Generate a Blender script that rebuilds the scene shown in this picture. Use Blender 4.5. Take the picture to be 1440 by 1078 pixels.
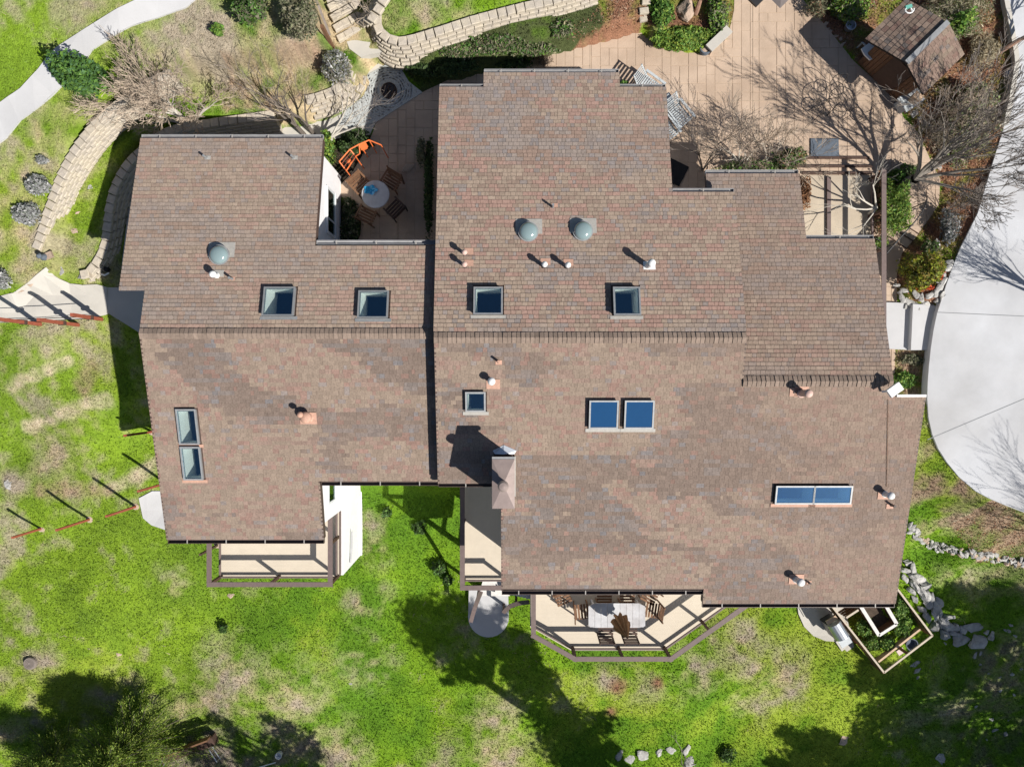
import bpy, math, random
import numpy as np
from mathutils import Vector, Matrix, noise
from mathutils.geometry import tessellate_polygon
random.seed(7); np.random.seed(7)
for o in list(bpy.data.objects): bpy.data.objects.remove(o)
sc = bpy.context.scene
COL = sc.collection
PI = math.pi

# ---------------------------------------------------------------- camera
HC = 24.2          # camera height above the upper patio (z = 0)
FX = 1000.0
cd = bpy.data.cameras.new('camera'); cam = bpy.data.objects.new('camera', cd); COL.objects.link(cam)
cam.location = (0, 0, HC); cam.rotation_euler = (0, 0, 0)
cd.sensor_fit = 'HORIZONTAL'; cd.sensor_width = 36; cd.lens = 36*FX/1440
cd.clip_start = 0.5; cd.clip_end = 1500
sc.camera = cam
# ---------------------------------------------------------------- light
SEL = math.radians(43.3); SDX, SDY = 0.80, -0.60
SUN = Vector((SDX*math.cos(SEL), SDY*math.cos(SEL), math.sin(SEL)))
w = bpy.data.worlds.new('World'); sc.world = w; w.use_nodes = True
nt = w.node_tree; bg = nt.nodes['Background']
sk = nt.nodes.new('ShaderNodeTexSky'); sk.sky_type = 'NISHITA'; sk.sun_disc = False
sk.sun_elevation = SEL; sk.sun_rotation = math.atan2(SDX, SDY)
sk.air_density = 1.0; sk.dust_density = 1.0; sk.ozone_density = 2.5
nt.links.new(sk.outputs[0], bg.inputs[0]); bg.inputs[1].default_value = 0.052
sd = bpy.data.lights.new('sun', 'SUN'); sun = bpy.data.objects.new('sun', sd); COL.objects.link(sun)
sd.energy = 5.0; sd.angle = math.radians(0.53); sd.color = (1.0, 0.95, 0.87)
sun.rotation_euler = (-SUN).to_track_quat('-Z', 'Y').to_euler(); sun.location = (20, -15, 30)
vs = sc.view_settings
vs.view_transform = 'Standard'; vs.look = 'None'; vs.exposure = 0.45; vs.gamma = 1; vs.use_curve_mapping = False

# ---------------------------------------------------------------- projection helpers (photo pixel -> place)
def P(u, v, z=0.0):
    D = HC - z
    return Vector(((u-720)*D/FX, (539-v)*D/FX, z))

def inpoly(X, Y, poly):
    X = np.asarray(X, float); Y = np.asarray(Y, float)
    ins = np.zeros(X.shape, bool); n = len(poly)
    for i in range(n):
        x0, y0 = poly[i][0], poly[i][1]; x1, y1 = poly[(i+1) % n][0], poly[(i+1) % n][1]
        if y0 == y1: continue
        c = ((y0 > Y) != (y1 > Y)) & (X < (x1-x0)*(Y-y0)/(y1-y0)+x0)
        ins ^= c
    return ins

# ---------------------------------------------------------------- terrain heights
GX0, GX1, GY0, GY1, GS = -24.0, 24.0, -21.0, 19.0, 0.1
gx = np.arange(GX0, GX1+1e-6, GS); gy = np.arange(GY0, GY1+1e-6, GS)
XX, YY = np.meshgrid(gx, gy)
ctrl = [(-22,14,1.2),(-22,4,.2),(-22,-3,-2.0),(-22,-10,-3.6),(-22,-20,-6),
        (-16,3,.0),(-14,2.6,.0),(-14,.5,-.7),(-13,-2.6,-2.6),(-18,-4,-2.6),(-18,-7,-3.2),(-12,-5,-2.9),
        (-11,-9,-3.3),(-8,-8,-3.2),(-6,-6,-3.0),(-4,-3.5,-2.7),(-3,-9,-3.3),(0,-8.5,-3.1),(-5,-14,-4.4),(-14,-14,-4.4),
        (3,-9.5,-3.3),(6,-9.5,-3.2),(9,-8.5,-2.9),(12,-8,-2.9),(3,-15,-4.3),(10,-15,-4.3),(16,-15,-4.2),(20,-15,-4.4),
        (15,-6.5,-2.2),(17,-7.5,-2.3),(21,-8,-2.3),(16.5,-10,-2.9),(21,-11,-3.2),
        (14.3,-4.9,-.75),(16.5,-5.6,-.9),(20,-6.3,-.9),(14.3,-2,.05),(15,-3,.1),(17.5,-3.8,.3),(20,-4.8,.2),
        (13.2,0,.1),(0,-20,-5.6),(12,-20,-5.6),(22,-20,-5.6),
        (0,12,.9),(4,12,.7),(0,9.8,.1),(6,12,.2),(17,12,.2),(15,9,.1),(12,13,.0),(22,10,.4),(22,3,.5),(15,4,.2),(20,15,.6),(-5,15,1.5)]
cxy = np.array([(a, b) for a, b, c in ctrl], float); cz = np.array([c for a, b, c in ctrl], float)
def rbf(X, Y):
    num = np.zeros_like(X); den = np.zeros_like(X)
    for (a, b), c in zip(cxy, cz):
        d2 = (X-a)**2+(Y-b)**2
        wgt = 1.0/(d2+0.6)**2
        num += wgt*c; den += wgt
    return num/den
ZZ = rbf(XX, YY)

def PZ(pts, z): return [tuple(P(u, v, z)[:2]) for u, v in pts]
def smooth(a, n):
    for _ in range(n):
        b = a.copy()
        b[1:-1, 1:-1] = (a[1:-1, 1:-1]*2+a[:-2, 1:-1]+a[2:, 1:-1]+a[1:-1, :-2]+a[1:-1, 2:])/6
        a = b
    return a
ZZ = smooth(ZZ, 6)
# level of the house pad, patio, drive yard
yard = PZ([(150,440),(165,400),(185,230),(330,170),(400,160),(455,152),(488,134),(508,116),(510,95),(530,82),(560,84),(600,100),(640,108),(780,70),(905,38),(912,50),(930,60),(960,68),
           (990,68),(1020,50),(1032,-60),(1080,-60),(1165,40),(1260,140),(1290,180),(1330,250),(1320,322),(1274,362),(1267,423),(1262,560),(1250,600),(1000,560),(600,560),(300,500)], 0)
m = inpoly(XX, YY, yard); ZZ[m] = 0.0
house_pad = (XX > -10.2) & (XX < 11.0) & (YY > -1.5) & (YY < 3); ZZ[house_pad] = 0.0
# drive on the right
drive_px = [(1400,-80),(1421,50),(1426,90),(1417,160),(1402,210),(1387,260),(1375,300),(1350,350),(1331,400),(1318,440),(1309,490),(1304,560),(1311,610),(1332,650),(1372,690),(1445,722),(1700,760),(1700,-80)]
drive = PZ(drive_px, .5)
m = inpoly(XX, YY, drive); wm = np.clip(smooth(m.astype(float), 160)*2.0, 0, 1); wm[inpoly(XX, YY, yard)] = 0; ZZ = ZZ*(1-wm)+.45*wm; ZZ[m] = 0.46
# bed between the yard and the drive (shed bed)
def cap_levels(X, Y):
    return np.clip(.4+(Y-3)*.24, .1, 3.4)
regC = PZ([(-160,-200),(-160,420),(-30,405),(40,375),(33,346),(48,300),(65,253),(86,206),(108,172),(152,130),(230,92),(300,80),(400,70),(462,60),(450,0),(440,-60),(440,-200)], 1.9)
regB = PZ([(33,346),(48,300),(65,253),(86,206),(108,172),(152,130),(230,92),(300,80),(400,70),(462,60),(500,84),(506,100),(500,116),(482,132),(455,146),(420,156),(380,162),(330,164),(270,166),(225,178),(192,190),
           (177,209),(163,233),(154,254),(147,283),(144,309),(141,332),(136,350),(128,364),(112,378),(97,392),(60,395)], .9)
LC = cap_levels(XX, YY); LB = np.clip(.05+(YY-3)*.17, 0, .75)
m = inpoly(XX, YY, regB); ZZ[m] = LB[m]
m = inpoly(XX, YY, regC); ZZ[m] = LC[m]
m = inpoly(XX, YY, PZ([(1238,420),(1283,420),(1283,562),(1238,562)], 0)); ZZ[m] = 0.0
m = inpoly(XX, YY, PZ([(1283,490),(1306,490),(1301,560),(1283,562)], 0)); ZZ[m] = 0.05
m = inpoly(XX, YY, PZ([(1283,424),(1312,424),(1305,496),(1283,496)], 0)); ZZ[m] = 0.15
# bed above the northern wall, steps landing
regD = PZ([(534,22),(536,40),(546,50),(562,55),(580,50),(650,28),(722,8),(800,-20),(900,-200),(520,-200),(528,-40)], 1.2)
m = inpoly(XX, YY, regD); ZZ[m] = np.clip(1.15+(YY-12)*.1, 1.05, 1.8)[m]
regS = PZ([(462,64),(450,0),(440,-200),(530,-200),(528,30),(536,44),(500,84)], 1.0)
m = inpoly(XX, YY, regS); ZZ[m] = np.clip(.55+(YY-11.2)*.45, .55, 3)[m]
ZZ = smooth(ZZ, 2)
_n = np.zeros_like(ZZ)
rng = np.random.RandomState(3)
for sc_, amp in ((3.0, .05), (1.1, .025), (.45, .012)):
    k = max(1, int(sc_/GS)); h, w_ = ZZ.shape
    r = rng.randn(h//k+3, w_//k+3)
    yi = np.arange(h)/k; xi = np.arange(w_)/k
    y0 = yi.astype(int); x0 = xi.astype(int); fy = (yi-y0)[:, None]; fx = (xi-x0)[None, :]
    fy = fy*fy*(3-2*fy); fx = fx*fx*(3-2*fx)
    _n += amp*((r[np.ix_(y0, x0)]*(1-fx)+r[np.ix_(y0, x0+1)]*fx)*(1-fy)+(r[np.ix_(y0+1, x0)]*(1-fx)+r[np.ix_(y0+1, x0+1)]*fx)*fy)
flat = inpoly(XX, YY, yard) | inpoly(XX, YY, drive) | house_pad
_n[flat] = 0; _n = smooth(_n, 2)
ZZ += _n
def fractal(X, Y, s, seed, oct_=4):
    """cheap value noise on arrays, about -1..1"""
    r = np.random.RandomState(seed); out = np.zeros(np.shape(X)); a = 1.0; tot = 0
    for k in range(oct_):
        T = r.rand(64, 64); fx = np.asarray(X)/s+31.7*k; fy = np.asarray(Y)/s+17.3*k
        x0 = np.floor(fx).astype(int); y0 = np.floor(fy).astype(int); tx = fx-x0; ty = fy-y0
        tx = tx*tx*(3-2*tx); ty = ty*ty*(3-2*ty)
        g = lambda i, j: T[(y0+j) % 64, (x0+i) % 64]
        out += a*((g(0,0)*(1-tx)+g(1,0)*tx)*(1-ty)+(g(0,1)*(1-tx)+g(1,1)*tx)*ty); tot += a; a *= .55; s = s/2.1
    return out/tot*2-1
def TZ(x, y):
    fx = (x-GX0)/GS; fy = (y-GY0)/GS
    fx = min(max(fx, 0), len(gx)-1.001); fy = min(max(fy, 0), len(gy)-1.001)
    i, j = int(fx), int(fy); a, b = fx-i, fy-j
    return float((ZZ[j, i]*(1-a)+ZZ[j, i+1]*a)*(1-b)+(ZZ[j+1, i]*(1-a)+ZZ[j+1, i+1]*a)*b)
def TZa(X, Y):
    fx = np.clip((X-GX0)/GS, 0, len(gx)-1.001); fy = np.clip((Y-GY0)/GS, 0, len(gy)-1.001)
    i = fx.astype(int); j = fy.astype(int); a = fx-i; b = fy-j
    return (ZZ[j, i]*(1-a)+ZZ[j, i+1]*a)*(1-b)+(ZZ[j+1, i]*(1-a)+ZZ[j+1, i+1]*a)*b
def G(u, v, dz=0.0):
    """where the sight line of a photo pixel meets the ground"""
    z = 0.0
    for _ in range(30):
        p = P(u, v, z); z = z*.4+.6*TZ(p.x, p.y)
    p = P(u, v, z); p.z = TZ(p.x, p.y)+dz
    return p

# ---------------------------------------------------------------- materials
MATS = {}
def mat(name, col=(.5,.5,.5), rough=.8, metal=0, var=.15, scale=6.0, bump=.0, bscale=40.0, spec=.3, attr=None, col2=None, detail=6, **kw):
    m = bpy.data.materials.new(name); m.use_nodes = True; t = m.node_tree; n = t.nodes; L = t.links
    b = n['Principled BSDF']; b.inputs['Roughness'].default_value = rough; b.inputs['Metallic'].default_value = metal
    b.inputs['Specular IOR Level'].default_value = spec
    tc = n.new('ShaderNodeTexCoord'); geo = n.new('ShaderNodeNewGeometry')
    nz = n.new('ShaderNodeTexNoise'); nz.inputs['Scale'].default_value = scale; nz.inputs['Detail'].default_value = detail
    nz.inputs['Roughness'].default_value = .65
    L.new(geo.outputs['Position'], nz.inputs['Vector'])
    if attr:
        a = n.new('ShaderNodeAttribute'); a.attribute_name = attr; base = a.outputs['Color']
    else:
        rgb = n.new('ShaderNodeRGB'); rgb.outputs[0].default_value = (*col, 1); base = rgb.outputs[0]
    if col2 is not None:
        mx = n.new('ShaderNodeMix'); mx.data_type = 'RGBA'; cr = n.new('ShaderNodeValToRGB')
        cr.color_ramp.elements[0].position = .4; cr.color_ramp.elements[1].position = .62
        nz2 = n.new('ShaderNodeTexNoise'); nz2.inputs['Scale'].default_value = scale*.35; nz2.inputs['Detail'].default_value = 5
        L.new(geo.outputs['Position'], nz2.inputs['Vector']); L.new(nz2.outputs[0], cr.inputs[0]); L.new(cr.outputs[0], mx.inputs[0])
        L.new(base, mx.inputs[6]); mx.inputs[7].default_value = (*col2, 1); base = mx.outputs[2]
    mr = n.new('ShaderNodeMapRange'); mr.inputs[1].default_value = .3; mr.inputs[2].default_value = .7
    mr.inputs[3].default_value = 1-var; mr.inputs[4].default_value = 1+var; L.new(nz.outputs[0], mr.inputs[0])
    oi = n.new('ShaderNodeObjectInfo'); mo = n.new('ShaderNodeMapRange'); mo.inputs[3].default_value = 1-kw.get('rnd', 0); mo.inputs[4].default_value = 1+kw.get('rnd', 0)
    L.new(oi.outputs['Random'], mo.inputs[0])
    mu = n.new('ShaderNodeMath'); mu.operation = 'MULTIPLY'; L.new(mr.outputs[0], mu.inputs[0]); L.new(mo.outputs[0], mu.inputs[1])
    vm = n.new('ShaderNodeVectorMath'); vm.operation = 'SCALE'; L.new(base, vm.inputs[0]); L.new(mu.outputs[0], vm.inputs['Scale'])
    L.new(vm.outputs[0], b.inputs['Base Color'])
    if bump > 0:
        nb = n.new('ShaderNodeTexNoise'); nb.inputs['Scale'].default_value = bscale; nb.inputs['Detail'].default_value = 5
        L.new(geo.outputs['Position'], nb.inputs['Vector'])
        bp = n.new('ShaderNodeBump'); bp.inputs['Strength'].default_value = 1; bp.inputs['Distance'].default_value = bump
        L.new(nb.outputs[0], bp.inputs['Height']); L.new(bp.outputs[0], b.inputs['Normal'])
    if kw.get('trans'):   # thin leaves pass light
        tr = n.new('ShaderNodeBsdfTranslucent'); ms = n.new('ShaderNodeMixShader'); ms.inputs[0].default_value = kw['trans']
        L.new(vm.outputs[0], tr.inputs[0]); L.new(b.outputs[0], ms.inputs[1]); L.new(tr.outputs[0], ms.inputs[2])
        L.new(ms.outputs[0], n['Material Output'].inputs[0])
    MATS[name] = m; return m
mat('shingle', attr='tone', rough=.95, var=.24, scale=22, bump=.002, bscale=120, spec=.15)
mat('cap_shingle', (.215,.165,.135), rough=.95, var=.2, scale=14, bump=.004, bscale=220, spec=.15, rnd=.15)
mat('roof_underlay', (.035,.028,.024), rough=1)
mat('fascia', (.075,.05,.042), rough=.6, var=.2, scale=8)
mat('gutter', (.085,.06,.052), rough=.45, var=.15, scale=4, spec=.5)
mat('gutter_grey', (.30,.30,.31), rough=.45, var=.15, scale=4, spec=.5)
mat('hanger', (.34,.32,.30), rough=.5, var=.1)
mat('stucco', (.72,.72,.74), rough=.9, var=.04, scale=3, bump=.004, bscale=60)
mat('frame_white', (.62,.64,.66), rough=.4, var=.04)
mat('frame_dark', (.20,.21,.22), rough=.4, var=.1)
mat('lead', (.29,.30,.31), rough=.55, metal=.3, var=.15, scale=10)
mat('flash_pale', (.36,.345,.32), rough=.6, var=.12, scale=12)
mat('copper_paint', (.46,.28,.21), rough=.7, var=.15, scale=14)
mat('vent_white', (.72,.72,.72), rough=.5, var=.08, scale=10)
mat('vent_pink', (.55,.38,.33), rough=.6, var=.1, scale=10)
mat('vent_dark', (.10,.08,.075), rough=.6, var=.1)
mat('shaft', (.78,.80,.78), rough=.9, var=.02)
mat('inner_floor', (.02,.02,.022), rough=.6, var=.2)
mat('chimney_metal', (.27,.215,.20), rough=.5, metal=.25, var=.1, scale=5, bump=.003, bscale=6)
mat('cricket', (.62,.66,.72), rough=.35, metal=.5, var=.05)
mat('rail_paint', (.15,.112,.105), rough=.6, var=.12, scale=9)
mat('post_dark', (.065,.035,.025), rough=.65, var=.2, scale=9)
mat('deck', (.54,.475,.385), rough=.75, var=.05, scale=2.2)
mat('concrete_pale', (.50,.475,.43), rough=.9, var=.07, scale=1.2, bump=.003, bscale=60, col2=(.44,.42,.385))
mat('concrete_white', (.49,.49,.50), rough=.9, var=.06, scale=.8, bump=.003, bscale=50, col2=(.43,.43,.44))
mat('stamped', (.475,.365,.28), rough=.85, var=.10, scale=1.6, bump=.006, bscale=25, col2=(.40,.30,.225), rnd=.035)
mat('concrete_tan', (.47,.40,.31), rough=.9, var=.10, scale=1.2, bump=.003, bscale=60, col2=(.41,.345,.27))
mat('stamped_joint', (.40,.31,.23), rough=.95, var=.15, scale=3)
mat('block', (.47,.415,.335), rough=.95, var=.16, scale=9, bump=.01, bscale=40, rnd=.06, col2=(.42,.375,.32))
mat('block_grey', (.30,.29,.27), rough=.95, var=.14, scale=9, bump=.01, bscale=40, rnd=.12)
mat('rock', (.44,.43,.41), rough=.95, var=.25, scale=5, bump=.03, bscale=12, rnd=.12, col2=(.30,.295,.29))
mat('rock_warm', (.42,.32,.25), rough=.95, var=.2, scale=5, bump=.02, bscale=14, rnd=.1)
mat('mosaic', (.40,.42,.42), rough=.85, var=.25, scale=22, bump=.01, bscale=30)
mat('bark_grey', (.22,.195,.17), rough=.95, var=.2, scale=14, bump=.006, bscale=60)
mat('bark_white', (.46,.43,.38), rough=.95, var=.15, scale=14)
mat('bark_dark', (.13,.11,.095), rough=.95, var=.2, scale=14, bump=.006, bscale=60)
mat('bark_red', (.27,.16,.115), rough=.9, var=.2, scale=14)
mat('twig_tan', (.40,.325,.255), rough=.95, var=.2, scale=10)
mat('twig_grey', (.20,.17,.15), rough=.95, var=.2, scale=10)
for nm, tr in (('leaf', .25),):
    mat(nm, attr='tone', rough=.6, var=.12, scale=6, trans=tr, spec=.25)
mat('wood_red', (.30,.085,.05), rough=.7, var=.15, scale=9)
mat('wood_brown', (.17,.09,.05), rough=.75, var=.2, scale=9, rnd=.15)
mat('wood_dark', (.075,.045,.035), rough=.7, var=.2, scale=9)
mat('wood_tan', (.50,.36,.25), rough=.75, var=.15, scale=9)
mat('wood_pale', (.48,.41,.33), rough=.75, var=.1, scale=9)
mat('wood_white', (.62,.60,.58), rough=.8, var=.12, scale=12)
mat('table_grey', (.50,.50,.52), rough=.8, var=.14, scale=5, rnd=.06, col2=(.42,.41,.42))
mat('orange_paint', (.72,.17,.05), rough=.5, var=.08)
mat('blue_glass', (.02,.33,.62), rough=.15, var=.3, scale=25, spec=.6)
mat('black', (.012,.012,.014), rough=.7, var=.2)
mat('black_metal', (.03,.03,.033), rough=.4, var=.1, spec=.5)
mat('steel', (.55,.57,.60), rough=.3, metal=.8, var=.08)
mat('grey_slat', (.42,.45,.47), rough=.6, var=.1, scale=8)
mat('mat_grey', (.10,.12,.15), rough=.9, var=.25, scale=9)
mat('canvas_brown', (.23,.125,.06), rough=.9, var=.15, scale=8)
mat('canopy_grey', (.14,.12,.115), rough=.85, var=.05)
mat('terracotta', (.50,.20,.11), rough=.8, var=.12)
mat('white_paint', (.80,.80,.80), rough=.5, var=.03)
mat('soil', (.075,.055,.042), rough=1, var=.3, scale=9, bump=.02, bscale=30)
mat('brick_red', (.36,.15,.10), rough=.9, var=.2, scale=9, bump=.006, rnd=.15)
mat('teal', (.12,.36,.30), rough=.5, var=.2)
mat('pipe_grey', (.40,.40,.41), rough=.5, var=.1)
mat('basin', (.03,.03,.035), rough=.5, var=.3, scale=20, spec=.5)

def glassmat(name, tint, refl, rcol=(1,1,1), rough=.03):
    m = bpy.data.materials.new(name); m.use_nodes = True; t = m.node_tree; n = t.nodes; L = t.links
    n.remove(n['Principled BSDF'])
    tr = n.new('ShaderNodeBsdfTransparent'); tr.inputs[0].default_value = (*tint, 1)
    gl = n.new('ShaderNodeBsdfGlossy'); gl.inputs[0].default_value = (*rcol, 1); gl.inputs['Roughness'].default_value = rough
    ms = n.new('ShaderNodeMixShader'); ms.inputs[0].default_value = refl
    L.new(tr.outputs[0], ms.inputs[1]); L.new(gl.outputs[0], ms.inputs[2]); L.new(ms.outputs[0], n['Material Output'].inputs[0])
    MATS[name] = m
glassmat('sky_glass', (.93,.97,.96), .17, (.42,.74,.95))
mat('blue_pane', (.012,.058,.15), rough=.12, var=.03, spec=.6)  # glass tint and sky reflection both put into the opaque blue colour
glassmat('window_glass', (.25,.3,.3), .45, (.75,.85,.85))
glassmat('blue_sky_glass', (.80,.92,.97), .38, (.30,.62,1.0))
mat('drive_concrete', (.475,.485,.51), rough=.9, var=.10, scale=.7, bump=.003, bscale=50, col2=(.40,.40,.41), detail=14)
def domemat():
    m = bpy.data.materials.new('dome_acrylic'); m.use_nodes = True; b = m.node_tree.nodes['Principled BSDF']
    b.inputs['Base Color'].default_value = (.20,.27,.28,1); b.inputs['Roughness'].default_value = .12
    b.inputs['Specular IOR Level'].default_value = .8; b.inputs['Coat Weight'].default_value = .6; MATS['dome_acrylic'] = m
domemat()

# ---------------------------------------------------------------- object helpers
def root_of(name, loc, label, cat, group=None, rz=0):
    o = bpy.data.objects.new(name, None); COL.objects.link(o); o.empty_display_size = .2
    o.location = loc; o.rotation_euler = (0, 0, rz)
    o['label'] = label; o['category'] = cat
    if group: o['group'] = group
    return o
def wl(o):
    v = Vector((0, 0, 0))
    while o is not None:
        v += Vector(o.location); o = o.parent
    return v
def tag(o, label=None, cat=None, group=None, kind=None):
    if label: o['label'] = label
    if cat: o['category'] = cat
    if group: o['group'] = group
    if kind: o['kind'] = kind
    return o
def link(name, me, parent=None, material=None, loc=None):
    o = bpy.data.objects.new(name, me); COL.objects.link(o)
    if material and not me.materials: me.materials.append(MATS[material])
    if parent: o.parent = parent
    if loc is not None: o.location = loc
    return o
def npmesh(name, verts, faces, material=None, tones=None, smooth_=False):
    """faces: (n,3) or (n,4) array or a list of such arrays"""
    if not isinstance(faces, list): faces = [faces]
    me = bpy.data.meshes.new(name); verts = np.asarray(verts, np.float32)
    me.vertices.add(len(verts)); me.vertices.foreach_set('co', verts.ravel())
    li = np.concatenate([np.asarray(f, np.int32).ravel() for f in faces]); sizes = np.concatenate([np.full(len(f), np.asarray(f).shape[1], np.int32) for f in faces])
    me.loops.add(len(li)); me.loops.foreach_set('vertex_index', li)
    st = np.concatenate([[0], np.cumsum(sizes)[:-1]]).astype(np.int32)
    me.polygons.add(len(sizes)); me.polygons.foreach_set('loop_start', st); me.polygons.foreach_set('loop_total', sizes)
    me.update(calc_edges=True)
    me.polygons.foreach_set('use_smooth', np.full(len(sizes), bool(smooth_)))
    if tones is not None:
        a = me.color_attributes.new('tone', 'FLOAT_COLOR', 'POINT')
        c = np.ones((len(verts), 4), np.float32); c[:, :3] = tones; a.data.foreach_set('color', c.ravel())
    if material: me.materials.append(MATS[material])
    return me
class MB:
    def __init__(s): s.v = []; s.f = []
    def add(s, vs, fs):
        b = len(s.v); s.v += [tuple(q) for q in vs]; s.f += [tuple(b+i for i in f) for f in fs]; return s
    def box(s, c, d, rz=0, tilt=None):
        x, y, z = d[0]/2, d[1]/2, d[2]/2
        M = Matrix.Rotation(rz, 3, 'Z')
        if tilt is not None: M = tilt @ M
        vs = [Vector(c)+M @ Vector((i*x, j*y, k*z)) for k in (-1, 1) for j in (-1, 1) for i in (-1, 1)]
        return s.add(vs, [(0,2,3,1),(4,5,7,6),(0,1,5,4),(1,3,7,5),(3,2,6,7),(2,0,4,6)])
    def beam(s, a, b, w, h):
        """rectangular bar from a to b, w wide across, h deep (vertical-ish)"""
        a = Vector(a); b = Vector(b); d = (b-a).normalized()
        side = d.cross(Vector((0, 0, 1)))
        if side.length < 1e-4: side = Vector((1, 0, 0))
        side.normalize(); up = side.cross(d).normalized()
        vs = []
        for p in (a, b):
            for i, j in ((-1,-1),(1,-1),(1,1),(-1,1)): vs.append(p+side*i*w/2+up*j*h/2)
        return s.add(vs, [(0,1,2,3),(7,6,5,4),(0,4,5,1),(1,5,6,2),(2,6,7,3),(3,7,4,0)])
    def tube(s, pts, rs, n=8, cap=True):
        pts = [Vector(p) for p in pts]
        if not hasattr(rs, '__len__'): rs = [rs]*len(pts)
        b = len(s.v); ref = None
        for i, p in enumerate(pts):
            d = (pts[min(i+1, len(pts)-1)]-pts[max(i-1, 0)])
            if d.length < 1e-6: d = Vector((0, 0, 1))
            d.normalize()
            if ref is None: ref = d.orthogonal().normalized()
            u = (ref-d*ref.dot(d))
            if u.length < 1e-4: u = d.orthogonal()
            u.normalize(); ref = u; q = d.cross(u)
            for k in range(n):
                a = 2*PI*k/n; s.v.append(tuple(p+(u*math.cos(a)+q*math.sin(a))*rs[i]))
        for i in range(len(pts)-1):
            for k in range(n):
                k2 = (k+1) % n; s.f.append((b+i*n+k, b+i*n+k2, b+(i+1)*n+k2, b+(i+1)*n+k))
        if cap:
            s.f.append(tuple(b+k for k in range(n))[::-1]); s.f.append(tuple(b+(len(pts)-1)*n+k for k in range(n)))
        return s
    def lathe(s, c, prof, n=20):
        c = Vector(c); b = len(s.v)
        for r, z in prof:
            for k in range(n):
                a = 2*PI*k/n; s.v.append((c.x+r*math.cos(a), c.y+r*math.sin(a), c.z+z))
        for i in range(len(prof)-1):
            for k in range(n):
                k2 = (k+1) % n; s.f.append((b+i*n+k, b+i*n+k2, b+(i+1)*n+k2, b+(i+1)*n+k))
        s.f.append(tuple(b+k for k in range(n))[::-1]); s.f.append(tuple(b+(len(prof)-1)*n+k for k in range(n)))
        return s
    def prism(s, poly, z0, z1, holes=()):
        """poly: xy list; z0/z1 number or function(x,y)"""
        f0 = z0 if callable(z0) else (lambda x, y: z0); f1 = z1 if callable(z1) else (lambda x, y: z1)
        loops = [list(poly)]+[list(h) for h in holes]
        def area(p): return sum(p[i][0]*p[(i+1) % len(p)][1]-p[(i+1) % len(p)][0]*p[i][1] for i in range(len(p)))
        loops = [l if (area(l) > 0) == (k == 0) else l[::-1] for k, l in enumerate(loops)]
        tri = tessellate_polygon([[Vector((x, y, 0)) for x, y in l] for l in loops])
        allp = [p for l in loops for p in l]; b = len(s.v); N = len(allp)
        s.v += [(x, y, f1(x, y)) for x, y in allp]+[(x, y, f0(x, y)) for x, y in allp]
        for t in tri:
            a, c, d = [allp[i] for i in t]
            if (c[0]-a[0])*(d[1]-a[1])-(c[1]-a[1])*(d[0]-a[0]) < 0: t = t[::-1]
            s.f.append(tuple(b+i for i in t)); s.f.append(tuple(b+N+i for i in t[::-1]))
        o = 0
        for l in loops:
            n = len(l)
            for i in range(n):
                j = (i+1) % n; s.f.append((b+o+i, b+N+o+i, b+N+o+j, b+o+j))
            o += n
        return s
    def mesh(s, name, material, off=(0,0,0), smooth_=False):
        me = bpy.data.meshes.new(name); o = Vector(off)
        me.from_pydata([tuple(Vector(q)-o) for q in s.v], [], s.f); me.update()
        if smooth_: me.polygons.foreach_set('use_smooth', [True]*len(me.polygons))
        if material: me.materials.append(MATS[material])
        return me
    def build(s, name, material, parent=None, smooth_=False, local=False):
        off = Vector((0,0,0)) if (local or parent is None) else wl(parent)
        return link(name, s.mesh(name, material, off, smooth_), parent)
def copy_tree(o, parent=None):
    c = o.copy(); COL.objects.link(c)
    if parent is not None: c.parent = parent
    for ch in [x for x in KIDS.get(o.name, [])]: copy_tree(ch, c)
    return c
KIDS = {}
def index_kids():
    KIDS.clear()
    for o in bpy.data.objects:
        if o.parent: KIDS.setdefault(o.parent.name, []).append(o)
def clip_tile(subject, rect):
    """part of polygon 'subject' inside the convex counter-clockwise polygon 'rect'"""
    out = list(subject); n = len(rect)
    for i in range(n):
        ax, ay = rect[i]; bx, by = rect[(i+1) % n]; inp = out; out = []
        if not inp: return []
        ins = lambda p: (bx-ax)*(p[1]-ay)-(by-ay)*(p[0]-ax) >= -1e-9
        for k in range(len(inp)):
            p = inp[k]; q = inp[(k+1) % len(inp)]; ip, iq = ins(p), ins(q)
            if ip: out.append(p)
            if ip != iq:
                d1 = (bx-ax)*(p[1]-ay)-(by-ay)*(p[0]-ax); d2 = (bx-ax)*(q[1]-ay)-(by-ay)*(q[0]-ax)
                t = d1/(d1-d2); out.append((p[0]+(q[0]-p[0])*t, p[1]+(q[1]-p[1])*t))
    return out
def curve(pts, step=.25, closed=False):
    """Catmull-Rom through xy or xyz points, resampled"""
    pts = [Vector(p) for p in pts]; n = len(pts); out = []
    rng_ = n if closed else n-1
    for i in range(rng_):
        p0 = pts[(i-1) % n] if closed or i > 0 else pts[0]*2-pts[1]
        p1 = pts[i]; p2 = pts[(i+1) % n]; p3 = pts[(i+2) % n] if closed or i+2 < n else p2*2-p1
        k = max(1, int((p2-p1).length/step))
        for j in range(k):
            t = j/k; out.append(.5*((2*p1)+(p2-p0)*t+(2*p0-5*p1+4*p2-p3)*t*t+(3*p1-p0-3*p2+p3)*t**3))
    if not closed: out.append(pts[-1])
    return out
def at_len(pts, s):
    for i in range(len(pts)-1):
        d = (pts[i+1]-pts[i]).length
        if s <= d or i == len(pts)-2: return pts[i]+(pts[i+1]-pts[i])*(s/d if d else 0), (pts[i+1]-pts[i]).normalized()
        s -= d
def plen(pts): return sum((pts[i+1]-pts[i]).length for i in range(len(pts)-1))
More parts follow.
